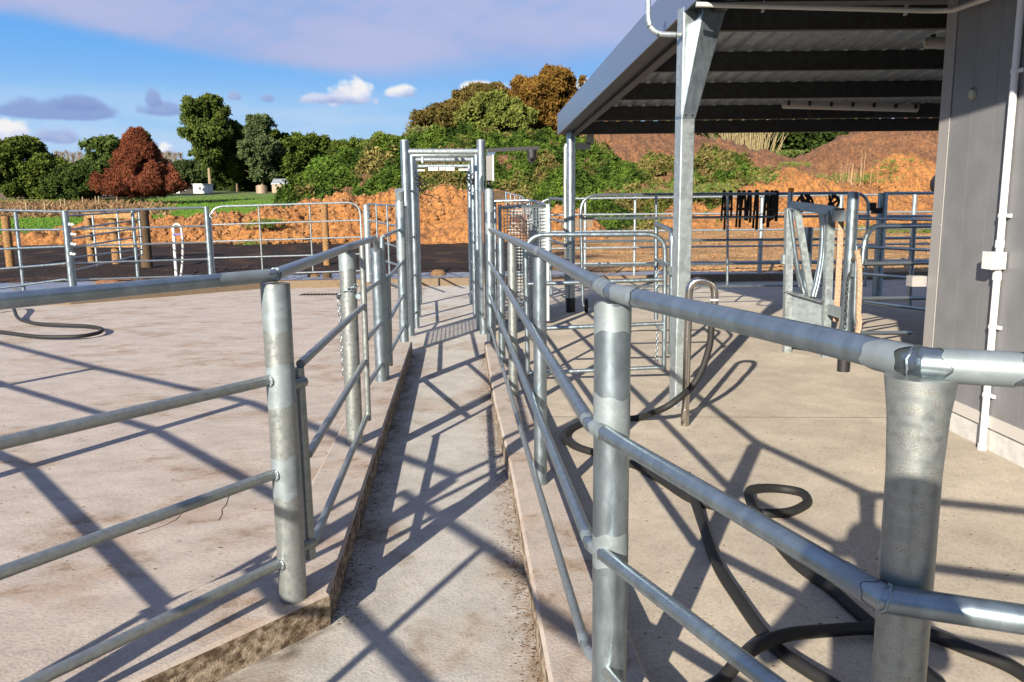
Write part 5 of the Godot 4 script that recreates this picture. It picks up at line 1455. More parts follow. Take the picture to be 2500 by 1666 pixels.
	for q in [[Vector3(-6.009, -0.055, -19.4), 0.06, "short timber stump standing in the puddle, left of the race"], [Vector3(-4.532, -0.043, -20), 0.12, "broken timber stump in the puddle under the long gate"]]:
		pass
	var sk := MB.new()
	sk.ball(Vector3(-1.89, -0.12, -20.836) + Vector3(0, 0.03, 0), Vector3(0.20, 0.13, 0.16), N1, 0.35, 7, 10)
	solo("stone", sk, M.stone, "rounded stone lying in the puddle seen through the tall frame", "stone")
	sk = MB.new()
	sk.ball(Vector3(-5.089, -0.12, -20.734), Vector3(0.16, 0.12, 0.14), N1, 0.35, 7, 10)
	solo("stone", sk, M.stone, "small stone in the puddle below the long gate, left of the stump", "stone")
	sk = MB.new()
	sk.tube([Vector3(-4.67, -0.2, -20.402) + Vector3(0, -0.1, 0), Vector3(-4.67, -0.2, -20.402) + Vector3(0.0, 0.22, 0)], 0.11, 10)
	solo("timber_stump", sk, M.dark_timber, "short timber stump in the puddle below the long gate", "stump")
	sk = MB.new()
	sk.ball(Vector3(-9.205, -0.05, -19.061), Vector3(0.6, 0.13, 0.35), N1, 0.5, 8, 14)
	solo("mud_clod", sk, M.soil, "low wet clod of earth at the edge of the left puddle", "clod")
	# water standpipe out on the mud with its hose
	var w := thing("water_standpipe", "slim white pipe standpipe with a bent hose on the mud behind the far fence", "standpipe", Vector3(-8.957, -0.12, -21.467))
	rail(w, [Vector3(-8.557, 1.225, -20.6), Vector3(-8.574, -0.051, -20.6)], 0.035, M.white_pvc, "pipe")
	rail(w, spline([Vector3(-8.561, 1.174, -20.6), Vector3(-8.512, 1.266, -20.6), Vector3(-8.429, 1.275, -20.6), Vector3(-8.362, 1.203, -20.6), Vector3(-8.344, 1.028, -20.6), Vector3(-8.346, 0.739, -20.6), Vector3(-8.388, 0.324, -20.6), Vector3(-8.459, -0.052, -20.6)], 5), 0.03, M.grey_pvc, "hose", true)
	s = MB.new()
	s.bar(Vector3(-8.552, 1.02, -20.6), Vector3(-8.344, 1.028, -20.6), 0.04, 0.035)
	part("blue_tape", s, M.blue_tape, w)
	for q in [Vector3(-8.28, 1.371, -15.35), Vector3(-8.252, 1.187, -15.35), Vector3(-8.27, 1.003, -15.35), Vector3(-8.304, 0.818, -15.35)]:
		sk = MB.new()
		sk.ball(q, Vector3(0.05, 0.025, 0.03), N1, 0.3, 5, 8)
		sk.ball(q + Vector3(-0.03, 0.01, 0.02), Vector3(0.03, 0.03, 0.03), null, 0.0, 5, 8)
		solo("insulator", sk, M.white, ["white insulator on the corner post, topmost of four", "white insulator on the corner post, second from the top", "white insulator on the corner post, third from the top", "white insulator on the corner post, lowest of four"][names.get("insulator", -1) + 1], "insulator", "insulators on the corner post")
	# wheel of a machine parked behind the shed
	var mw := thing("machine_wheel", "black tyre of a machine parked beyond the far corner of the grey wall", "wheel", Vector3(12.734, 2.151, -24))
	s = MB.new()
	var c := Vector3(12.734, 2.151, -24)
	s.tube([c + Vector3(0, 0, -0.25), c + Vector3(0, 0, -0.2), c + Vector3(0, 0, 0.2), c + Vector3(0, 0, 0.25)], [0.22, 0.34, 0.34, 0.22], 22)
	part("tyre", s, M.black, mw)
	s = MB.new()
	s.tube([c + Vector3(0, 0, 0.2), c + Vector3(0, 0, 0.27)], 0.12, 16)
	part("hub", s, M.tin, mw)
	s = MB.new()
	s.bar(c + Vector3(0.0, 0, -0.1), c + Vector3(1.6, 0.1, -0.1), 0.3, 0.5)
	s.bar(c + Vector3(0.3, -0.2, -0.1), Vector3(c.x + 0.3, land(c.x, c.z), c.z - 0.1), 0.15, 0.2, Vector3(1, 0, 0))
	part("chassis", s, M.black, mw)
	s = MB.new()
	s.box(Vector3(2.433, 1.019, -30), Vector3(1.1, 0.35, 0.7))
	solo("concrete_block", s, M.kerb, "low concrete block on the flat clay behind the shaded gate", "block")

func hose(pts: Array, r: float) -> MB:
	var b := MB.new()
	b.tube(pts, r, 14, true)
	return b

func flat_strip(s: MB, pts: Array, w: float, th: float):
	for i in pts.size() - 1:
		var a: Vector3 = pts[i]
		var b: Vector3 = pts[i + 1]
		if a.distance_to(b) > 0.002: s.bar(a, b, w, th, Vector3(0.05, 0, 1) if absf((b - a).normalized().z) < 0.8 else Vector3.UP)
var LEAF: Array = []

func leaf_clump(seed_: int, k: int, w: float, l: float) -> ArrayMesh:  # k leaf-shaped faces round a point
	var r := RandomNumberGenerator.new()
	r.seed = seed_
	var s := MB.new()
	for i in k:
		var d := Vector3(r.randfn(), r.randfn() * 0.8, r.randfn()).normalized()
		var side := d.cross(Vector3(r.randfn(), r.randfn(), r.randfn())).normalized()
		var o := Vector3(r.randfn(), r.randfn(), r.randfn()) * 0.28
		var a := o - d * l * 0.2
		var b := o + d * l * 0.35 + side * w
		var c := o + d * l
		var e := o + d * l * 0.35 - side * w
		s.quad(a, b, c, e)
	return s.mesh()

func crown(parent: Node3D, blobs: Array, n: int, size: float, c0: Color, c1: Color, seed_: int, variant := 0, inner := 0.35):
	var r := RandomNumberGenerator.new()
	r.seed = seed_
	var tot := 0.0
	for b in blobs: tot += b[1].x * b[1].y
	var buf := PackedFloat32Array()
	for b in blobs:
		var cnt := int(n * b[1].x * b[1].y / tot)
		var tone := r.randf_range(-0.22, 0.22)
		for k in cnt:
			var d := Vector3(r.randfn(), r.randfn(), r.randfn()).normalized()
			var q := pow(r.randf(), inner + 0.1) * (1.0 + 0.22 * maxf(0.0, r.randfn() - 0.8))
			var lump := 1.0 + 0.75 * N1.get_noise_3dv((d * b[1] + b[0]) * (1.6 / maxf(b[1].x, 0.6)))
			var p: Vector3 = b[0] + d * b[1] * q * lump
			var sc := size * r.randf_range(0.6, 1.35)
			var ba := Basis.from_euler(Vector3(r.randf() * TAU, r.randf() * TAU, r.randf() * TAU)).scaled(Vector3.ONE * sc)
			var t := clampf(r.randf() + tone + 0.4 * N1.get_noise_3dv(p * 0.5), 0.0, 1.0)
			put(buf, ba, p, c0.lerp(c1, t))
	scatter("crown", LEAF[variant], buf, parent, M.leaf)

func limbs(parent: Node3D, base: Vector3, top: Vector3, r0: float, blobs: Array, mt: Material, lean := 0.0):
	var s := MB.new()
	var mid := base.lerp(top, 0.5) + Vector3(lean, 0, 0)
	s.tube(spline([base - Vector3(0, 0.3, 0), base.lerp(mid, 0.5), mid, top], 4), [r0 * 1.25, r0 * 1.1, r0, r0, r0 * 0.95, r0 * 0.9, r0 * 0.85, r0 * 0.8, r0 * 0.7, r0 * 0.6, r0 * 0.5, r0 * 0.4, r0 * 0.25], 9, true)
	for b in blobs:
		var c: Vector3 = b[0]
		var t := clampf((c.y - b[1].y * 0.6 - base.y) / maxf(top.y - base.y, 0.1), 0.15, 0.9)
		var o := base.lerp(mid, t * 2.0) if t < 0.5 else mid.lerp(top, t * 2.0 - 1.0)
		s.tube(spline([o, o.lerp(c, 0.5) + Vector3(0, 0.1 * b[1].y, 0), c + Vector3(0, b[1].y * 0.3, 0)], 3), [r0 * 0.42, r0 * 0.38, r0 * 0.33, r0 * 0.28, r0 * 0.22, r0 * 0.15, r0 * 0.1], 6, true)
	part("trunk", s, mt, parent)

# kind: how the crown is built up from clumps
func tree(called: String, label: String, top: Vector3, half: float, kind: String, c0: Color, c1: Color, seed_: int, n: int, leafs: float, group := "trees beyond the paddocks", base_y := NAN, mt: Material = null):
	var r := RandomNumberGenerator.new()
	r.seed = seed_
	var gy := land(top.x, top.z) if is_nan(base_y) else base_y
	var H := top.y - gy
	var base := Vector3(top.x, gy, top.z)
	var t := thing(called, label, "tree", base, group)
	var blobs := []
	if kind == "round":
		var cnt := 13
		for k in cnt:
			var a := TAU * k * 0.382 + r.randf()
			var v := (k + 0.5) / cnt
			var rad := half * sqrt(1.0 - pow(2.0 * v - 0.85, 2.0) * 0.75) * r.randf_range(0.5, 0.72)
			var sz := half * r.randf_range(0.30, 0.46)
			blobs.append([base + Vector3(cos(a) * rad, H * (0.20 + 0.68 * v), sin(a) * rad), Vector3(sz, sz * 0.75, sz)])
		blobs.append([base + Vector3(0, H * 0.55, 0), Vector3(half * 0.42, H * 0.24, half * 0.42)])
		blobs.append([base + Vector3(half * 0.1, H * 0.87, 0), Vector3(half * 0.38, H * 0.12, half * 0.38)])
	elif kind == "tall":                                              # a bare lower trunk, clumps in tiers
		for k in 17:
			var v := k / 16.0
			var a := k * 2.4 + r.randf()
			var rad := half * (0.80 - 0.30 * v) * r.randf_range(0.35, 1.0)
			var sz := half * r.randf_range(0.30, 0.46)
			blobs.append([base + Vector3(cos(a) * rad, H * (0.40 + 0.52 * v), sin(a) * rad), Vector3(sz, sz * 0.62, sz)])
		blobs.append([base + Vector3(0, H * 0.92, 0), Vector3(half * 0.5, H * 0.07, half * 0.5)])
	elif kind == "cone":                                              # a broad cone of fine upswept twigs
		for k in 54:
			var v := k / 53.0
			var a := k * 2.4 + r.randf()
			var rad := half * (1.0 - pow(v, 1.7)) * r.randf_range(0.35, 0.95)
			var sz := half * (0.25 - 0.10 * v)
			blobs.append([base + Vector3(cos(a) * rad, H * (0.20 + 0.74 * v), sin(a) * rad), Vector3(sz, sz * 0.7, sz)])
	elif kind == "open":                                              # ragged, with sky showing through
		for k in 14:
			var v := k / 13.0
			var a := k * 2.4 + r.randf() * 1.5
			var rad := half * r.randf_range(0.25, 0.85) * (1.0 - 0.4 * v)
			var sz := half * r.randf_range(0.20, 0.36)
			blobs.append([base + Vector3(cos(a) * rad, H * (0.22 + 0.7 * v), sin(a) * rad), Vector3(sz, sz * 0.8, sz)])
	limbs(t, base, top - Vector3(0, H * 0.08, 0), maxf(0.10, H * 0.017), blobs, mt if mt else M.bark, r.randf_range(-0.03, 0.03) * H)
	foliage(t, base, H, half, kind, n, leafs, c0, c1, seed_ + 1)

# leaves through the crown's volume, gathered into clumps and gaps by noise
func foliage(t: Node3D, base: Vector3, H: float, half: float, kind: String, n: int, size: float, c0: Color, c1: Color, seed_: int):
	var r := RandomNumberGenerator.new()
	r.seed = seed_
	var o := Vector3(r.randf() * 90.0, r.randf() * 90.0, r.randf() * 90.0)
	var f := 4.4 / half
	var cut: float = {"round": -0.03, "tall": 0.02, "cone": -0.10, "open": 0.08}[kind]
	var lo: float = {"round": 0.06, "tall": 0.33, "cone": 0.12, "open": 0.16}[kind]
	var ox := r.randf_range(-0.12, 0.12) * half
	var buf := PackedFloat32Array()
	var made := 0
	for k in n * 5:
		if made >= n: break
		var v := lo + (1.0 - lo) * r.randf()
		var u := (v - lo) / (1.0 - lo)
		var w := 0.0
		match kind:
			"round": w = pow(maxf(0.0, 1.0 - pow((u - 0.46) / 0.55, 2.0)), 0.5)
			"tall": w = pow(maxf(0.0, 1.0 - pow((u - 0.58) / 0.60, 2.0)), 0.55) * (0.86 + 0.16 * sin(u * 17.0))
			"cone": w = pow(1.0 - u, 0.72) * minf(1.0, 0.55 + u * 4.0)
			"open": w = pow(maxf(0.0, 1.0 - pow((u - 0.5) / 0.58, 2.0)), 0.6) * (0.8 + 0.25 * sin(u * 13.0 + o.x))
		var a := r.randf() * TAU
		var d := Vector3(cos(a), 0, sin(a))
		var lump := 1.0 + 0.85 * N1.get_noise_3dv((d * half * w + Vector3(0, v * H, 0)) * f * 0.42 + o)
		var q := pow(r.randf(), 0.42)
		var p := Vector3(0, v * H, 0) + d * half * w * q * lump + Vector3(ox * u, 0, 0)
		var nz := N1.get_noise_3dv(p * f * 0.75 + o * 1.7)
		if nz < cut + r.randf_range(-0.10, 0.04): continue
		made += 1
		p.y += nz * half * 0.25
		var ba := Basis.from_euler(Vector3(r.randf() * TAU, r.randf() * TAU, r.randf() * TAU)).scaled(Vector3.ONE * size * r.randf_range(0.55, 1.35))
		var tone := clampf(0.40 + nz * 0.9 + r.randf_range(-0.35, 0.35), 0.0, 1.0)
		put(buf, ba, base + p, c0.lerp(c1, tone))
	scatter("crown", LEAF[1 if kind == "cone" else 0], buf, t, M.leaf)

func bare_tree(label: String, top: Vector3, half: float, seed_: int, group: String, called := "bare_poplar"):
	var r := RandomNumberGenerator.new()
	r.seed = seed_
	var gy := land(top.x, top.z)
	var H := top.y - gy
	var base := Vector3(top.x, gy, top.z)
	var t := thing(called, label, "tree", base, group)
	var s := MB.new()
	s.tube([base, base + Vector3(0, H * 0.5, 0), top], [H * 0.016, H * 0.011, H * 0.003], 5, true)
	part("trunk", s, M.pale_bark, t)
	s = MB.new()
	for k in 120:
		var v := r.randf_range(0.15, 0.95)
		var o := base.lerp(top, v)
		var a := r.randf() * TAU
		var L := half * r.randf_range(0.5, 1.1) * (1.1 - 0.6 * v)
		var e := o + Vector3(cos(a) * L, L * r.randf_range(1.2, 2.6), sin(a) * L)
		if e.y > top.y + 0.03 * H: e.y = top.y
		s.tube([o, o.lerp(e, 0.5) + Vector3(cos(a), 0, sin(a)) * L * 0.12, e], [H * 0.007, H * 0.005, H * 0.003], 4, true, false)
	part("twigs", s, M.pale_bark, t).set_meta("kind", "stuff")

func bush(called: String, label: String, at: Vector3, s: Vector3, c0: Color, c1: Color, n: int, leafs: float, seed_: int, group := ""):
	var t := thing(called, label, "bush", at - Vector3(0, s.y * 0.8, 0), group)
	var r := RandomNumberGenerator.new()
	r.seed = seed_
	var blobs := [[at, s * 0.75]]
	for k in 5: blobs.append([at + Vector3(r.randf_range(-0.6, 0.6), r.randf_range(-0.2, 0.45), r.randf_range(-0.4, 0.4)) * s, s * r.randf_range(0.3, 0.5)])
	crown(t, blobs, n, leafs, c0, c1, seed_, 0, 0.4)

func build_far():
	LEAF = [leaf_clump(1, 9, 0.20, 0.75), leaf_clump(2, 9, 0.085, 0.95), leaf_clump(3, 7, 0.06, 1.1)]
	var g0 := Color(0.014, 0.029, 0.006)
	var g1 := Color(0.095, 0.125, 0.024)
	# ---- scrub over the hill: one tangled mass
	RN.seed = 50
	var buf := PackedFloat32Array()
	var x0: float = hill_tops[0].x
	var x1: float = hill_tops[-1].x
	for k in 110000:
		var x := RN.randf_range(x0 + 0.3, x1)
		var top := crest(hill_tops, x)
		var w := RN.randf_range(-12.6, 2.0)
		var s := clampf(1.0 - absf(w) / (12.5 if w < 0 else 14.0), 0.0, 1.0)
		s = pow(s, 0.8)
		s = s * s * (3.0 - 2.0 * s) * 0.55 + s * 0.45
		var z := top.z - w
		var g := land(x, z)
		var bump := N2.get_noise_2d(x * 2.6, z * 2.6)
		var bump2 := N1.get_noise_2d(x * 1.1 + 40.0, z * 1.1)
		if x > 7.0 and bump2 + bump * 0.6 < -0.10 + 0.02 * (x - 7.0) and w < -2.0: continue     # bare patches on the right
		var lift := maxf(0.0, bump + 0.18) * 1.7 * clampf(s * 3.0, 0.2, 1.0)
		var p := Vector3(x, g + maxf(top.y - g, 0.0) * s + lift * RN.randf_range(0.1, 1.0), z)
		var c := Color(0.018, 0.036, 0.008).lerp(Color(0.080, 0.128, 0.020), clampf(0.45 + bump2 * 1.1 + RN.randf_range(-0.35, 0.35), 0.0, 1.0))
		var dry := smoothstep(0.10, 0.32, N2.get_noise_2d(x * 1.5 + 70.0, z * 1.5 + 20.0) + 0.26 * smoothstep(2.5, 9.0, x))
		c = c.lerp(Color(0.12, 0.085, 0.035).lerp(Color(0.20, 0.15, 0.06), RN.randf()), dry * 0.75 * (1.0 if RN.randf() < 0.7 else 0.2))
		var b := Basis.from_euler(Vector3(RN.randf() * TAU, RN.randf() * TAU, RN.randf() * TAU)).scaled(Vector3.ONE * RN.randf_range(0.11, 0.30))
		put(buf, b, p, c)
	var o := scatter("hill_scrub", LEAF[0], buf, self, M.leaf)
	metas(o, "tangled green and brown scrub covering the hill behind the clay heaps", "scrub")
	# ---- trees on the hill
	var hg := "trees on top of the hill"
	tree("hill_tree", "dark olive brown tree on the left end of the hill top, behind the tall frame", Vector3(-4.693, 8.805, -60), 2.3, "round", Color(0.040, 0.036, 0.012), Color(0.13, 0.10, 0.03), 101, 9360, 0.25, hg, 5.985)
	tree("hill_tree", "dark brownish tree on the hill, taller and behind the olive one", Vector3(-2.056, 10.56, -64), 3.0, "round", Color(0.038, 0.036, 0.012), Color(0.13, 0.095, 0.03), 102, 11700, 0.25, hg, 6.247)
	tree("hill_tree", "round light green tree on the hill between the dark tree and the autumn tree", Vector3(-0.718, 9.245, -57), 2.3, "round", Color(0.045, 0.062, 0.012), Color(0.165, 0.185, 0.045), 103, 10080, 0.23, hg, 5.452)
	tree("hill_tree", "big rust brown autumn tree on the hill beside the roof edge", Vector3(3.391, 11.365, -62), 3.1, "round", Color(0.050, 0.030, 0.009), Color(0.185, 0.105, 0.024), 104, 14400, 0.24, hg, 6.346)
	tree("hill_tree", "rusty tree mostly hidden behind the roof corner, right of the big autumn one", Vector3(6.367, 9.408, -66), 2.5, "round", Color(0.075, 0.05, 0.012), Color(0.22, 0.14, 0.03), 105, 7560, 0.25, hg, 6.304)
	tree("hill_tree", "low green bushy tree on the hill slope left of the olive tree", Vector3(-6.008, 6.971, -58), 1.6, "round", Color(0.05, 0.062, 0.02), Color(0.16, 0.17, 0.06), 106, 5400, 0.20, hg, 5.152)
	# ---- shelter of pale stems and dark trees between the soil banks
	tree("shelter_tree", "dark trees in shade between the two brown soil banks", Vector3(27.497, 10.623, -78), 5.0, "round", Color(0.012, 0.022, 0.006), Color(0.045, 0.07, 0.016), 111, 6000, 0.6, "trees between the soil banks", 4.676)
	tree("shelter_tree", "dark green tree behind the pale stems and left soil bank", Vector3(19.935, 10.71, -80), 5.0, "round", Color(0.016, 0.028, 0.008), Color(0.07, 0.09, 0.02), 112, 5000, 0.6, "trees between the soil banks", 5.622)
	tree("shelter_tree", "green bushy tree on the shoulder of the right soil bank", Vector3(29.834, 9.527, -76), 2.6, "round", Color(0.025, 0.045, 0.01), Color(0.10, 0.14, 0.03), 113, 3000, 0.5, "trees between the soil banks", 6.342)
	var cl := thing("cane_clump", "dense clump of pale upright canes above the left soil bank", "canes", Vector3(20.798, 5.472, -72))
	var s := MB.new()
	for k in 260:
		var a := Vector3(20.798, 5.472, -72) + Vector3(RN.randfn() * 0.9, -0.6, RN.randf_range(-0.8, 0.8))
		var L := RN.randf_range(3.0, 4.6)
		s.tube([a, a + Vector3(RN.randf_range(-0.2, 0.2) + (a.x - (20.798)) * 0.3, L * 0.6, 0), a + Vector3(RN.randf_range(-0.5, 0.5) + (a.x - (20.798)) * 0.7, L, RN.randf_range(-0.3, 0.3))], [0.035, 0.028, 0.012], 4, true, false)
	part("canes", s, mat(Color(0.52, 0.47, 0.34), 0.9), cl).set_meta("kind", "stuff")
	# ---- grass and weeds on the clay at the right
	buf = PackedFloat32Array()
	for q in [[Vector3(15.39, 3.751, -44.5), 0.5, 110], [Vector3(14.371, 2.885, -43), 0.8, 200], [Vector3(13.988, 3.076, -43.5), 0.7, 160], [Vector3(19.571, 3.195, -47), 1.3, 240], [Vector3(19.858, 2.928, -46), 1.0, 160], [Vector3(22.334, 3.997, -47.5), 0.6, 46], [Vector3(21.654, 3.632, -47), 0.5, 46], [Vector3(16.128, 3.051, -44), 0.6, 60], [Vector3(17.405, 1.698, -36), 1.6, 420], [Vector3(17.982, 1.598, -35), 1.3, 330], [Vector3(10.406, 2.609, -43), 1.2, 260], [Vector3(8.701, 2.291, -42), 1.4, 300], [Vector3(-10.223, 1.063, -33.8), 0.35, 120], [Vector3(-10.635, 0.191, -33), 0.35, 70], [Vector3(24.965, 4.465, -58), 0.7, 80], [Vector3(26.391, 5.083, -60), 0.5, 50], [Vector3(15.679, 7.36, -64), 0.6, 40], [Vector3(21.14, 5.769, -66), 1.6, 300], [Vector3(20.182, 5.523, -65), 1.2, 240]]:
		var c: Vector3 = q[0]
		for k in int(q[2] * (0.5 if q[0].x > 9.0 else 1.0)):
			var p := c + Vector3(RN.randfn() * q[1], RN.randf_range(-0.12, 0.14), RN.randfn() * q[1] * 0.6)
			if p.z > -40.0: p.y = land(p.x, p.z) + RN.randf_range(0.05, 0.3) if c.x > 2.0 else p.y
			var b := Basis.from_euler(Vector3(RN.randf_range(-0.5, 0.5), RN.randf() * TAU, RN.randf_range(-0.5, 0.5))).scaled(Vector3.ONE * RN.randf_range(0.09, 0.21))
			put(buf, b, p, Color(0.045, 0.11, 0.015).lerp(Color(0.17, 0.17, 0.06), RN.randf()))
	o = scatter("weeds", LEAF[1], buf, self, M.leaf)
	metas(o, "tufts of green grass and weeds growing on the clay heaps and bare ground", "weeds")
	# tall dead stalks on the clay
	var dw := thing("dead_weed", "thin dry weed stalks standing between the two clay heaps at the right", "weed", Vector3(19.086, 2.696, -45.5))
	s = MB.new()
	for k in 34:
		var a := Vector3(19.089, 2.652, -45.5) + Vector3(RN.randfn() * 0.5, -0.1, RN.randfn() * 0.3)
		s.tube([a, a + Vector3(RN.randf_range(-0.1, 0.1), RN.randf_range(0.7, 2.0), 0)], [0.014, 0.006], 4, true, false)
	part("stalks", s, mat(Color(0.62, 0.50, 0.36), 0.9), dw).set_meta("kind", "stuff")
	# ---- bushes at the left foot of the hill
	var bg := "bushes at the left foot of the scrub hill"
	bush("bush", "dark green bush at the far left foot of the scrub hill, beside the tin shed", Vector3(-12.359, 2.659, -50), Vector3(1.0, 1.0, 1.0), Color(0.02, 0.04, 0.01), Color(0.08, 0.12, 0.02), 900, 0.3, 201, bg)
	bush("bush", "reddish brown bush at the left foot of the scrub hill", Vector3(-11.942, 2.971, -48), Vector3(0.8, 0.9, 0.8), Color(0.09, 0.055, 0.02), Color(0.19, 0.13, 0.05), 700, 0.28, 202, bg)
	bush("bush", "bright green bush rising above the scrub left of the tall frame", Vector3(-11.098, 3.919, -50), Vector3(1.4, 1.1, 1.2), Color(0.035, 0.075, 0.012), Color(0.11, 0.18, 0.03), 1500, 0.3, 203, bg)
	bush("bush", "yellowish dry bush on the scrub hill, just left of the tall frame", Vector3(-7.387, 3.818, -47), Vector3(1.2, 1.3, 1.0), Color(0.09, 0.085, 0.025), Color(0.24, 0.19, 0.07), 1300, 0.28, 204, bg)
	# ---- trees across the paddocks
	var T := "trees beyond the paddocks"
	tree("paddock_tree", "broad dark green tree at the left edge of the view", Vector3(-66.204, 11.347, -112), 4.6, "round", g0, g1, 301, 9240, 0.46, T)
	tree("paddock_tree", "lower dark tree joined to the right of the one at the left edge", Vector3(-62.109, 8.857, -110), 2.8, "round", g0, g1, 302, 4752, 0.43, T)
	tree("paddock_tree", "low black green bushy tree left of the red tree", Vector3(-55.376, 7.467, -105), 3.0, "round", Color(0.014, 0.028, 0.008), Color(0.055, 0.085, 0.02), 303, 5544, 0.40, T)
	tree("paddock_tree", "green tree partly behind the left side of the red tree", Vector3(-58.075, 11.863, -118), 3.6, "open", g0, Color(0.09, 0.13, 0.035), 304, 6072, 0.46, T)
	tree("red_tree", "broad rust red autumn tree standing alone in the green paddock", Vector3(-41.435, 10.359, -92), 4.7, "cone", Color(0.085, 0.026, 0.016), Color(0.205, 0.070, 0.036), 305, 17000, 0.34, "", 2.389)
	tree("paddock_tree", "pointed green tree top showing behind the red tree", Vector3(-55.557, 13.493, -125), 1.6, "round", g0, g1, 306, 1848, 0.43, T)
	tree("tall_tree", "tallest dark tree, with a bare lower trunk beside the white shed", Vector3(-54.909, 21.619, -150), 5.0, "tall", Color(0.016, 0.032, 0.010), Color(0.100, 0.130, 0.028), 307, 14000, 0.50, "", 4.077, M.pale_bark)
	tree("paddock_tree", "dark leafy tree pressed against the right side of the tallest tree", Vector3(-52.715, 18.12, -158), 3.6, "open", g0, g1, 308, 7920, 0.59, T)
	tree("paddock_tree", "thin grey green gum with a pale trunk, right of the tallest tree", Vector3(-45.407, 18.096, -150), 3.8, "open", Color(0.03, 0.048, 0.02), Color(0.10, 0.13, 0.055), 309, 5544, 0.50, T, NAN, M.pale_bark)
	tree("paddock_tree", "dark filled tree low down between the tallest tree and the grey gum", Vector3(-52.658, 12.909, -162), 6.0, "round", Color(0.014, 0.027, 0.008), Color(0.05, 0.075, 0.018), 310, 7920, 0.62, T)
	tree("paddock_tree", "bushy dark tree behind the tin shed", Vector3(-41.53, 15.322, -155), 4.2, "round", g0, g1, 311, 6864, 0.59, T)
	tree("paddock_tree", "dark tree right of the tin shed, first of the long row", Vector3(-37.751, 15.25, -160), 3.8, "open", g0, g1, 312, 6600, 0.59, T)
	tree("paddock_tree", "second dark tree of the long row above the scrub hill", Vector3(-33.519, 14.281, -160), 3.6, "round", g0, g1, 313, 5544, 0.59, T)
	tree("paddock_tree", "third tree of the long row, with a ragged top", Vector3(-27.992, 13.815, -150), 3.2, "open", g0, g1, 314, 5544, 0.56, T)
	tree("paddock_tree", "yellow green rounded tree of the long row, nearest to the tall frame", Vector3(-20.044, 13.019, -130), 3.3, "round", Color(0.03, 0.05, 0.012), Color(0.12, 0.15, 0.035), 315, 6336, 0.46, T)
	tree("paddock_tree", "dark tree ending the long row, behind the left post of the frame", Vector3(-15.437, 11.474, -120), 2.6, "round", g0, g1, 316, 4224, 0.43, T)
	tree("paddock_tree", "dark ragged tree filling the row between the tin shed and the next tree", Vector3(-42.855, 15.136, -172), 4.5, "open", g0, g1, 331, 5000, 0.6, T)
	tree("paddock_tree", "small pointed tree of the long row, left of the yellow green one", Vector3(-28.445, 14.455, -165), 3.4, "round", g0, g1, 332, 4000, 0.6, T)
	tree("paddock_tree", "tall thin tree showing between the grey gum and the bushy dark tree", Vector3(-49.027, 17.436, -172), 3.4, "open", g0, g1, 333, 4600, 0.6, T)
	tree("paddock_tree", "rounded dark tree of the long row directly above the yellow dry bush", Vector3(-21.544, 13.387, -150), 3.6, "round", g0, g1, 334, 4200, 0.55, T)
	tree("paddock_tree", "low dense dark tree behind the white shed", Vector3(-65.535, 11.429, -170), 6.5, "round", Color(0.018, 0.032, 0.012), Color(0.06, 0.08, 0.028), 317, 6864, 0.62, T)
	tree("paddock_tree", "low dense dark tree behind the brown tank", Vector3(-49.723, 11.403, -168), 6.5, "round", Color(0.014, 0.026, 0.008), Color(0.05, 0.07, 0.018), 318, 6864, 0.62, T)
	tree("paddock_tree", "low dark tree closing the gap in the long row above the scrub", Vector3(-37.643, 11.389, -170), 8.0, "round", Color(0.016, 0.03, 0.009), Color(0.055, 0.08, 0.02), 319, 6864, 0.62, T)
	tree("paddock_tree", "low dark tree at the far end of the long row, above the scrub hill", Vector3(-28.281, 12.378, -165), 7.0, "round", Color(0.016, 0.03, 0.009), Color(0.055, 0.08, 0.02), 320, 6864, 0.62, T)
	var i := 0
	for q in [Vector3(-213.554, 29.054, -380), Vector3(-211.352, 28.479, -380), Vector3(-208.79, 29.556, -380), Vector3(-206.38, 29.164, -380), Vector3(-203.858, 29.873, -380), Vector3(-201.315, 28.928, -380), Vector3(-198.454, 29.266, -380), Vector3(-195.701, 28.502, -380), Vector3(-161.23, 28.147, -380), Vector3(-158.924, 28.676, -380), Vector3(-156.649, 28.836, -380), Vector3(-154.244, 28.26, -380), Vector3(-151.781, 28.418, -380)]:
		bare_tree(["bare poplar at the left end of the distant row", "second bare poplar from the left in the distant row", "third bare poplar from the left in the distant row", "fourth bare poplar from the left in the distant row", "middle and tallest bare poplar of the left distant row", "third bare poplar from the right of the left distant row", "second bare poplar from the right of the left distant row", "bare poplar at the right end of the left distant row", "bare poplar right of the red tree, first of five", "bare poplar right of the red tree, second of five", "bare poplar right of the red tree, third of five", "bare poplar right of the red tree, fourth of five", "bare poplar right of the red tree, nearest to the tallest tree"][i], q, 2.6, 400 + i, "distant bare poplars")
		i += 1
	# far low belt of trees that reads as one mass
	buf = PackedFloat32Array()
	for k in 9000:
		var az := RN.randf_range(-0.62, 0.5)
		var d := RN.randf_range(300.0, 380.0)
		var x := sin(az) * d
		var z := -cos(az) * d
		var h := (2.5 + 3.5 * maxf(0.0, N2.get_noise_1d(az * 160.0) + 0.35)) * RN.randf()
		var b := Basis.from_euler(Vector3(RN.randf() * TAU, RN.randf() * TAU, RN.randf() * TAU)).scaled(Vector3.ONE * RN.randf_range(0.9, 2.0))
		put(buf, b, Vector3(x, land(x, z) + h, z), Color(0.05, 0.06, 0.03).lerp(Color(0.15, 0.115, 0.08), RN.randf()))
	o = scatter("distant_shelter_belt", LEAF[0], buf, self, M.leaf)
	metas(o, "low hazy belt of trees along the far edge of the paddocks", "trees")
	# dead weeds along the drain at the left
	buf = PackedFloat32Array()
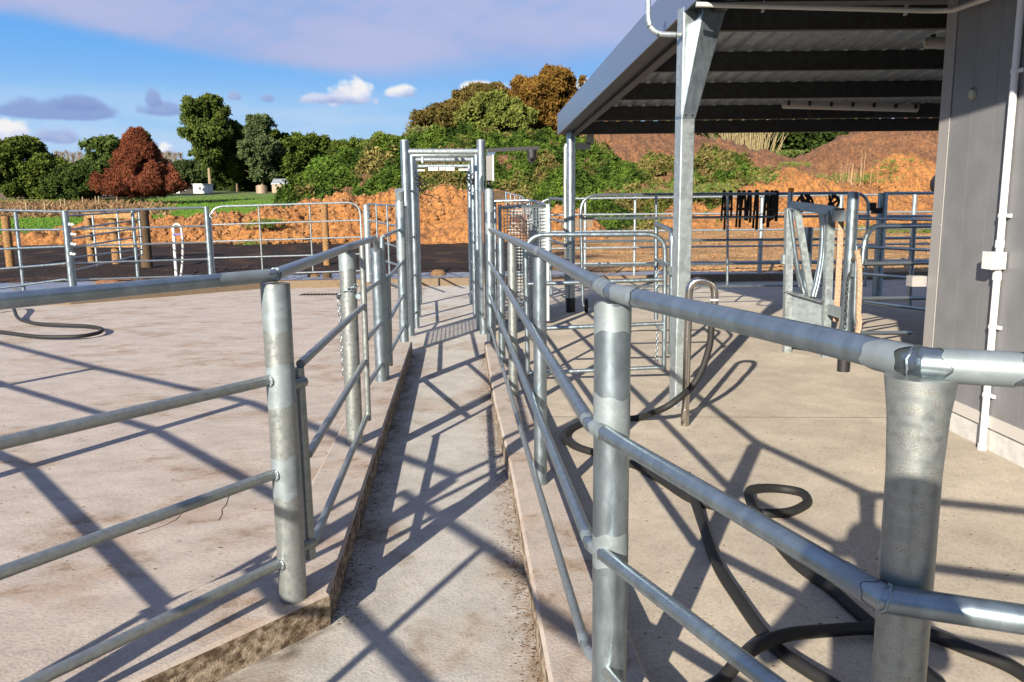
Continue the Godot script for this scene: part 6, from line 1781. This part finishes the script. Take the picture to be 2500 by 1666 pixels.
	for k in 7000:
		var az := RN.randf_range(-0.72, -0.38)
		var d := RN.randf_range(66.0, 108.0) - (az + 0.5) * 26.0
		if az > -0.46 and RN.randf() < (az + 0.46) * 14.0: continue
		var x := sin(az) * d
		var z := -cos(az) * d
		var b := Basis.from_euler(Vector3(RN.randf_range(-0.4, 0.4), RN.randf() * TAU, RN.randf_range(-0.4, 0.4))).scaled(Vector3.ONE * RN.randf_range(0.3, 0.65))
		put(buf, b, Vector3(x, land(x, z) + 0.15, z), Color(0.10, 0.06, 0.035).lerp(Color(0.26, 0.17, 0.09), RN.randf()))
	o = scatter("dead_weeds", LEAF[1], buf, self, M.leaf)
	metas(o, "reddish brown dead weeds along the drain at the left of the paddock", "weeds")
	# paddock grass, thin near the heaps
	buf = PackedFloat32Array()
	for k in 30000:
		var az := RN.randf_range(-0.60, -0.20)
		var d := 41.0 * pow(3.2, RN.randf())
		var x := sin(az) * d
		var z := -cos(az) * d
		var b := Basis.from_euler(Vector3(RN.randf_range(-0.3, 0.3), RN.randf() * TAU, RN.randf_range(-0.3, 0.3))).scaled(Vector3.ONE * RN.randf_range(0.08, 0.2))
		if d < 50.0 and az > -0.36: continue
		put(buf, b, Vector3(x, land(x, z) + 0.1, z), Color(0.045, 0.13, 0.014).lerp(Color(0.14, 0.225, 0.04), RN.randf()))
	o = scatter("paddock_grass", LEAF[1], buf, self, M.leaf)
	metas(o, "bright green grass of the paddock behind the clay heaps", "grass")
	# paddock fence posts
	i = 0
	for q in [Vector3(-38.533, 1.956, -70), Vector3(-39.263, 2.069, -72), Vector3(-41.863, 2.498, -80), Vector3(-42.625, 2.819, -84), Vector3(-42.793, 2.83, -85), Vector3(-35.575, 1.456, -60), Vector3(-35.355, 1.498, -62), Vector3(-45.723, 3.094, -95)]:
		s = MB.new()
		var gy := land(q.x, q.z)
		s.tube([Vector3(q.x, gy - 0.2, q.z), Vector3(q.x, gy + 1.15, q.z)], 0.07, 8)
		solo("paddock_post", s, M.pale_bark, ["pale fence post by the drain, nearer of the left pair", "pale fence post by the drain, farther of the left pair", "lone pale fence post by the drain between the two pairs", "left post of the close pair just left of the red tree", "right post of the close pair just left of the red tree", "pale fence post in the green paddock, far left", "pale fence post in the green paddock, second from the left", "pale fence post under the left side of the red tree"][i], "post", "posts along the drain")
		i += 1
	# ---- sheds far behind the paddock
	hut("tin_shed", "grey corrugated tin shed at the left foot of the scrub hill", Vector3(-40.767, 6.963, -140), Vector3(-36.227, 4.374, -140), 3.4, M.tin, M.tin_rust, true)
	hut("white_shed", "small white shed with a flat roof below the tallest tree", Vector3(-53.457, 6.146, -138), Vector3(-50.963, 4.425, -138), 2.4, M.white, M.white, false)
	hut("dark_shed", "low black shed between the white shed and the red tree", Vector3(-56.165, 5.794, -139), Vector3(-53.978, 4.405, -139), 2.4, M.dark_wall, M.dark_wall, false)
	hut("grey_lean_to", "small pale grey lean-to left of the black shed", Vector3(-58.125, 6.419, -141), Vector3(-56.983, 4.815, -141), 2.2, M.tin, M.tin, false)
	s = MB.new()
	var tk := Vector3(-42.228, 4.351, -139)
	s.tube([Vector3(tk.x, land(tk.x, tk.z) - 0.2, tk.z), Vector3(tk.x, 5.717, tk.z), Vector3(tk.x, 5.853, tk.z)], [0.95, 0.92, 0.6], 18)
	solo("water_tank", s, M.tin_rust, "round brown water tank left of the tin shed", "tank")

func hut(called: String, label: String, a: Vector3, b: Vector3, depth: float, wall: Material, side: Material, gable: bool):
	var gy := land(b.x, b.z)
	var t := thing(called, label, "shed", Vector3((a.x + b.x) * 0.5, gy, b.z))
	var w := b.x - a.x
	var h := a.y - gy
	var eave := h * (0.62 if gable else 0.9)
	var s := MB.new()
	s.box(Vector3(a.x + w * 0.5, gy + eave * 0.5 - 0.2, b.z - depth * 0.5), Vector3(w, eave + 0.4, depth))
	part("wall", s, side, t)
	s = MB.new()
	if gable:
		s.hexa([Vector3(a.x - 0.1, gy + eave, b.z + 0.15), Vector3(b.x + 0.1, gy + eave, b.z + 0.15), Vector3(b.x + 0.1, gy + eave, b.z - depth), Vector3(a.x - 0.1, gy + eave, b.z - depth), Vector3(a.x - 0.1, gy + eave + 0.08, b.z + 0.15), Vector3(b.x + 0.1, gy + eave + 0.08, b.z + 0.15), Vector3(b.x + 0.1, a.y, b.z - depth * 0.5), Vector3(a.x - 0.1, a.y, b.z - depth * 0.5)])
	else:
		s.box(Vector3(a.x + w * 0.5, a.y - 0.06, b.z - depth * 0.5), Vector3(w + 0.3, 0.12, depth + 0.3))
	part("roof", s, wall, t)
	s = MB.new()
	s.box(Vector3(a.x + w * 0.45, gy + eave * 0.62, b.z + 0.02), Vector3(w * 0.18, eave * 0.28, 0.05))
	part("window" if not gable else "door", s, M.black if wall == M.white else M.tin, t)
# ---- the photographer, whose shadow falls over the posts and the right yard
func net(out: MB, lo: Vector3, hi: Vector3, cell: float, bones: Array, blend: float):   # surface nets of smoothly joined tapered capsules
	var nx := int((hi.x - lo.x) / cell) + 2
	var ny := int((hi.y - lo.y) / cell) + 2
	var nz := int((hi.z - lo.z) / cell) + 2
	var f := PackedFloat32Array()
	f.resize(nx * ny * nz)
	f.fill(1.0)
	for b in bones:
		var a: Vector3 = b[0]
		var d: Vector3 = b[1] - a
		var dd := maxf(d.length_squared(), 1e-8)
		var rm: float = maxf(b[2], b[3]) + blend + cell * 2.0
		var l := (a.min(b[1]) - Vector3.ONE * rm - lo) / cell
		var h := (a.max(b[1]) + Vector3.ONE * rm - lo) / cell
		for k in range(maxi(0, int(l.z)), mini(nz, int(h.z) + 2)):
			for j in range(maxi(0, int(l.y)), mini(ny, int(h.y) + 2)):
				for i in range(maxi(0, int(l.x)), mini(nx, int(h.x) + 2)):
					var p := lo + Vector3(i, j, k) * cell
					var t := clampf((p - a).dot(d) / dd, 0.0, 1.0)
					var q := p - a - d * t
					q.z *= b[4]
					var v: float = q.length() - lerpf(b[2], b[3], t)
					var at := (k * ny + j) * nx + i
					var o := f[at]
					var m := clampf(0.5 + 0.5 * (o - v) / blend, 0.0, 1.0)
					f[at] = lerpf(o, v, m) - blend * m * (1.0 - m)
	var id := {}
	for k in nz - 1:
		for j in ny - 1:
			for i in nx - 1:
				var at := (k * ny + j) * nx + i
				var s := 0
				var c := Vector3.ZERO
				var w := 0
				var v := [f[at], f[at + 1], f[at + nx], f[at + nx + 1], f[at + nx * ny], f[at + nx * ny + 1], f[at + nx * ny + nx], f[at + nx * ny + nx + 1]]
				for e in 8: if v[e] < 0.0: s += 1
				if s == 0 or s == 8: continue
				for e in [[0, 1], [2, 3], [4, 5], [6, 7], [0, 2], [1, 3], [4, 6], [5, 7], [0, 4], [1, 5], [2, 6], [3, 7]]:
					if (v[e[0]] < 0.0) != (v[e[1]] < 0.0):
						var t: float = v[e[0]] / (v[e[0]] - v[e[1]])
						var p0 := Vector3(e[0] & 1, (e[0] >> 1) & 1, e[0] >> 2)
						var p1 := Vector3(e[1] & 1, (e[1] >> 1) & 1, e[1] >> 2)
						c += p0.lerp(p1, t)
						w += 1
				var n := Vector3(v[1] + v[3] + v[5] + v[7] - v[0] - v[2] - v[4] - v[6], v[2] + v[3] + v[6] + v[7] - v[0] - v[1] - v[4] - v[5], v[4] + v[5] + v[6] + v[7] - v[0] - v[1] - v[2] - v[3]).normalized()
				id[at] = out.add(lo + (Vector3(i, j, k) + c / w) * cell, n)
	var st := [1, nx, nx * ny]
	for at in id:
		for ax in 3:
			var u: int = st[(ax + 1) % 3]
			var w: int = st[(ax + 2) % 3]
			var a := f[at]
			var b := f[at + st[ax]]
			if (a < 0.0) == (b < 0.0): continue
			if not (id.has(at - u) and id.has(at - w) and id.has(at - u - w)): continue
			var q := [id[at], id[at - u], id[at - u - w], id[at - w]]
			if a < 0.0: out.ix.append_array(PackedInt32Array([q[0], q[2], q[1], q[0], q[3], q[2]]))
			else: out.ix.append_array(PackedInt32Array([q[0], q[1], q[2], q[0], q[2], q[3]]))

func build_person():
	var t := thing("person", "photographer in dark jacket and work trousers holding a camera up, standing in the race", "person", Vector3(0, FL, 0.25))
	var s := MB.new()
	var jacket := Color(0.03, 0.04, 0.06)
	var skin := Color(0.48, 0.28, 0.19)
	s.col = jacket
	var arm := [[Vector3(-0.17, 1.40, 0.25), Vector3(-0.345, 1.20, 0.13), 0.062, 0.050, 1.0], [Vector3(-0.345, 1.20, 0.13), Vector3(-0.105, 1.525, 0.075), 0.050, 0.034, 1.0],
		[Vector3(0.17, 1.40, 0.25), Vector3(0.315, 1.17, 0.12), 0.062, 0.050, 1.0], [Vector3(0.315, 1.17, 0.12), Vector3(0.105, 1.525, 0.075), 0.050, 0.034, 1.0]]
	net(s, Vector3(-0.46, -0.16, -0.02), Vector3(0.46, 1.62, 0.46), 0.022, [[Vector3(0, 0.90, 0.28), Vector3(0, 1.12, 0.27), 0.155, 0.150, 1.35], [Vector3(0, 1.12, 0.27), Vector3(0, 1.34, 0.26), 0.15, 0.165, 1.35], [Vector3(-0.15, 1.40, 0.255), Vector3(0.15, 1.40, 0.255), 0.075, 0.075, 1.0], [Vector3(0, 1.40, 0.25), Vector3(0, 1.54, 0.23), 0.07, 0.058, 1.0],
		[Vector3(-0.09, 0.84, 0.28), Vector3(-0.12, 0.36, 0.25), 0.095, 0.066, 1.0], [Vector3(-0.12, 0.36, 0.25), Vector3(-0.13, -0.06, 0.30), 0.064, 0.045, 1.0], [Vector3(0.09, 0.84, 0.28), Vector3(0.13, 0.36, 0.24), 0.095, 0.066, 1.0], [Vector3(0.13, 0.36, 0.24), Vector3(0.15, -0.06, 0.28), 0.064, 0.045, 1.0],
		[Vector3(-0.13, -0.10, 0.31), Vector3(-0.15, -0.112, 0.13), 0.048, 0.036, 1.0], [Vector3(0.15, -0.10, 0.29), Vector3(0.18, -0.112, 0.11), 0.048, 0.036, 1.0]] + arm, 0.03)
	for k in s.v.size():
		if s.v[k].y < 0.90: s.c[k] = Color(0.10, 0.09, 0.075)
		if s.v[k].y < -0.03: s.c[k] = Color(0.06, 0.04, 0.03)
		if s.v[k].y > 1.47 and absf(s.v[k].x) < 0.08: s.c[k] = skin
	s.col = skin
	var hc := Vector3(0, 1.655, 0.19)
	net(s, hc - Vector3(0.13, 0.17, 0.17), hc + Vector3(0.13, 0.16, 0.15), 0.009, [[hc + Vector3(0, 0.03, 0.02), hc + Vector3(0, 0.02, -0.01), 0.092, 0.09, 0.95], [hc + Vector3(0, -0.03, -0.03), hc + Vector3(0, -0.085, -0.055), 0.068, 0.045, 1.0], [hc + Vector3(0, 0.01, -0.095), hc + Vector3(0, -0.025, -0.115), 0.010, 0.014, 1.0],
		[hc + Vector3(-0.088, 0.005, 0.01), hc + Vector3(-0.09, -0.03, 0.0), 0.017, 0.012, 1.0], [hc + Vector3(0.088, 0.005, 0.01), hc + Vector3(0.09, -0.03, 0.0), 0.017, 0.012, 1.0], [hc + Vector3(-0.02, -0.055, -0.088), hc + Vector3(0.02, -0.055, -0.088), 0.011, 0.011, 1.0], [hc + Vector3(0, -0.05, 0.03), hc + Vector3(0, -0.16, 0.04), 0.06, 0.056, 1.0]], 0.014)
	for sd in [-1.0, 1.0]:
		var o := Vector3(0.088 * sd, 1.565, 0.07)
		var bones := [[o + Vector3(0.02 * sd, -0.045, 0.012), o + Vector3(-0.002 * sd, 0.03, 0.0), 0.024, 0.030, 1.5]]
		for k in 4:
			var b := o + Vector3(-0.004 * sd, 0.034 - k * 0.019, -0.008)
			var kn := b + Vector3(-0.006 * sd, 0.004, -0.032)
			bones.append([b, kn, 0.0095, 0.009, 1.0])
			bones.append([kn, kn + Vector3(-0.030 * sd, 0.0, -0.004 + 0.003 * k), 0.009, 0.008, 1.0])
		bones.append([o + Vector3(0.0, -0.015, 0.02), o + Vector3(-0.022 * sd, 0.012, 0.036), 0.012, 0.0105, 1.0])
		bones.append([o + Vector3(-0.022 * sd, 0.012, 0.036), o + Vector3(-0.045 * sd, 0.026, 0.038), 0.0105, 0.009, 1.0])
		net(s, o - Vector3(0.1, 0.12, 0.07), o + Vector3(0.1, 0.10, 0.08), 0.0055, bones, 0.006)
	part("body", s, M.cloth, t, true)
	s = MB.new()
	s.ball(hc + Vector3(0, 0.045, 0.022), Vector3(0.099, 0.088, 0.105), N1, 0.15, 12, 18)
	part("hair", s, M.dark_timber, t)
	for sd in [-1.0, 1.0]:
		s = MB.new()
		s.ball(hc + Vector3(0.031 * sd, 0.008, -0.088), Vector3(0.012, 0.010, 0.010), null, 0.0, 6, 10)
		part("eye", s, M.white, t)
	var c := thing("handheld_camera", "black camera held up in front of the photographer's face", "camera", Vector3(0, 1.6, 0.06))
	s = MB.new()
	s.box(Vector3(0, 1.575, 0.062), Vector3(0.13, 0.085, 0.05))
	s.box(Vector3(0, 1.627, 0.062), Vector3(0.05, 0.03, 0.045))
	part("camera_body", s, M.black, c)
	s = MB.new()
	s.tube([Vector3(0, 1.575, 0.036), Vector3(0, 1.575, 0.014)], 0.034, 18)
	part("lens", s, M.black_gloss, c)

# ---------------------------------------------------------------- the scene
func _ready():
	RN.seed = 4711
	N1.seed = 3; N1.frequency = 0.5; N1.fractal_octaves = 4
	N2.seed = 8; N2.frequency = 0.12; N2.fractal_octaves = 4
	var cam := Camera3D.new()
	cam.name = "camera"
	cam.transform = Transform3D(Basis(Vector3(0.99994, -0.01041, 0.00172), Vector3(0.01055, 0.98652, -0.16330), Vector3(-0.00000, 0.16331, 0.98657)), Vector3(0, 1.6, 0))
	cam.fov = 45.939; cam.near = 0.05; cam.far = 2000.0
	add_child(cam)
	cam.current = true
	var env := Environment.new()
	env.background_mode = Environment.BG_SKY
	env.sky = build_sky()
	env.background_energy_multiplier = 0.345
	env.ambient_light_source = Environment.AMBIENT_SOURCE_SKY
	env.tonemap_mode = Environment.TONE_MAPPER_LINEAR
	env.tonemap_exposure = 2.6
	env.sdfgi_enabled = true; env.ssao_enabled = true; env.ssil_enabled = true
	var we := WorldEnvironment.new()
	we.name = "world_environment"
	we.environment = env
	add_child(we)
	var sun := DirectionalLight3D.new()
	sun.name = "sun"
	sun.light_energy = 1.6; sun.light_color = Color(1.0, 0.955, 0.88); sun.light_angular_distance = 0.5; sun.shadow_enabled = true
	sun.look_at_from_position(Vector3.ZERO, Vector3(0.44, -0.434, -1.0))
	add_child(sun)
	materials()
	build_land()
	build_yard()
	build_shed()
	build_gear()
	build_far()
	build_person()
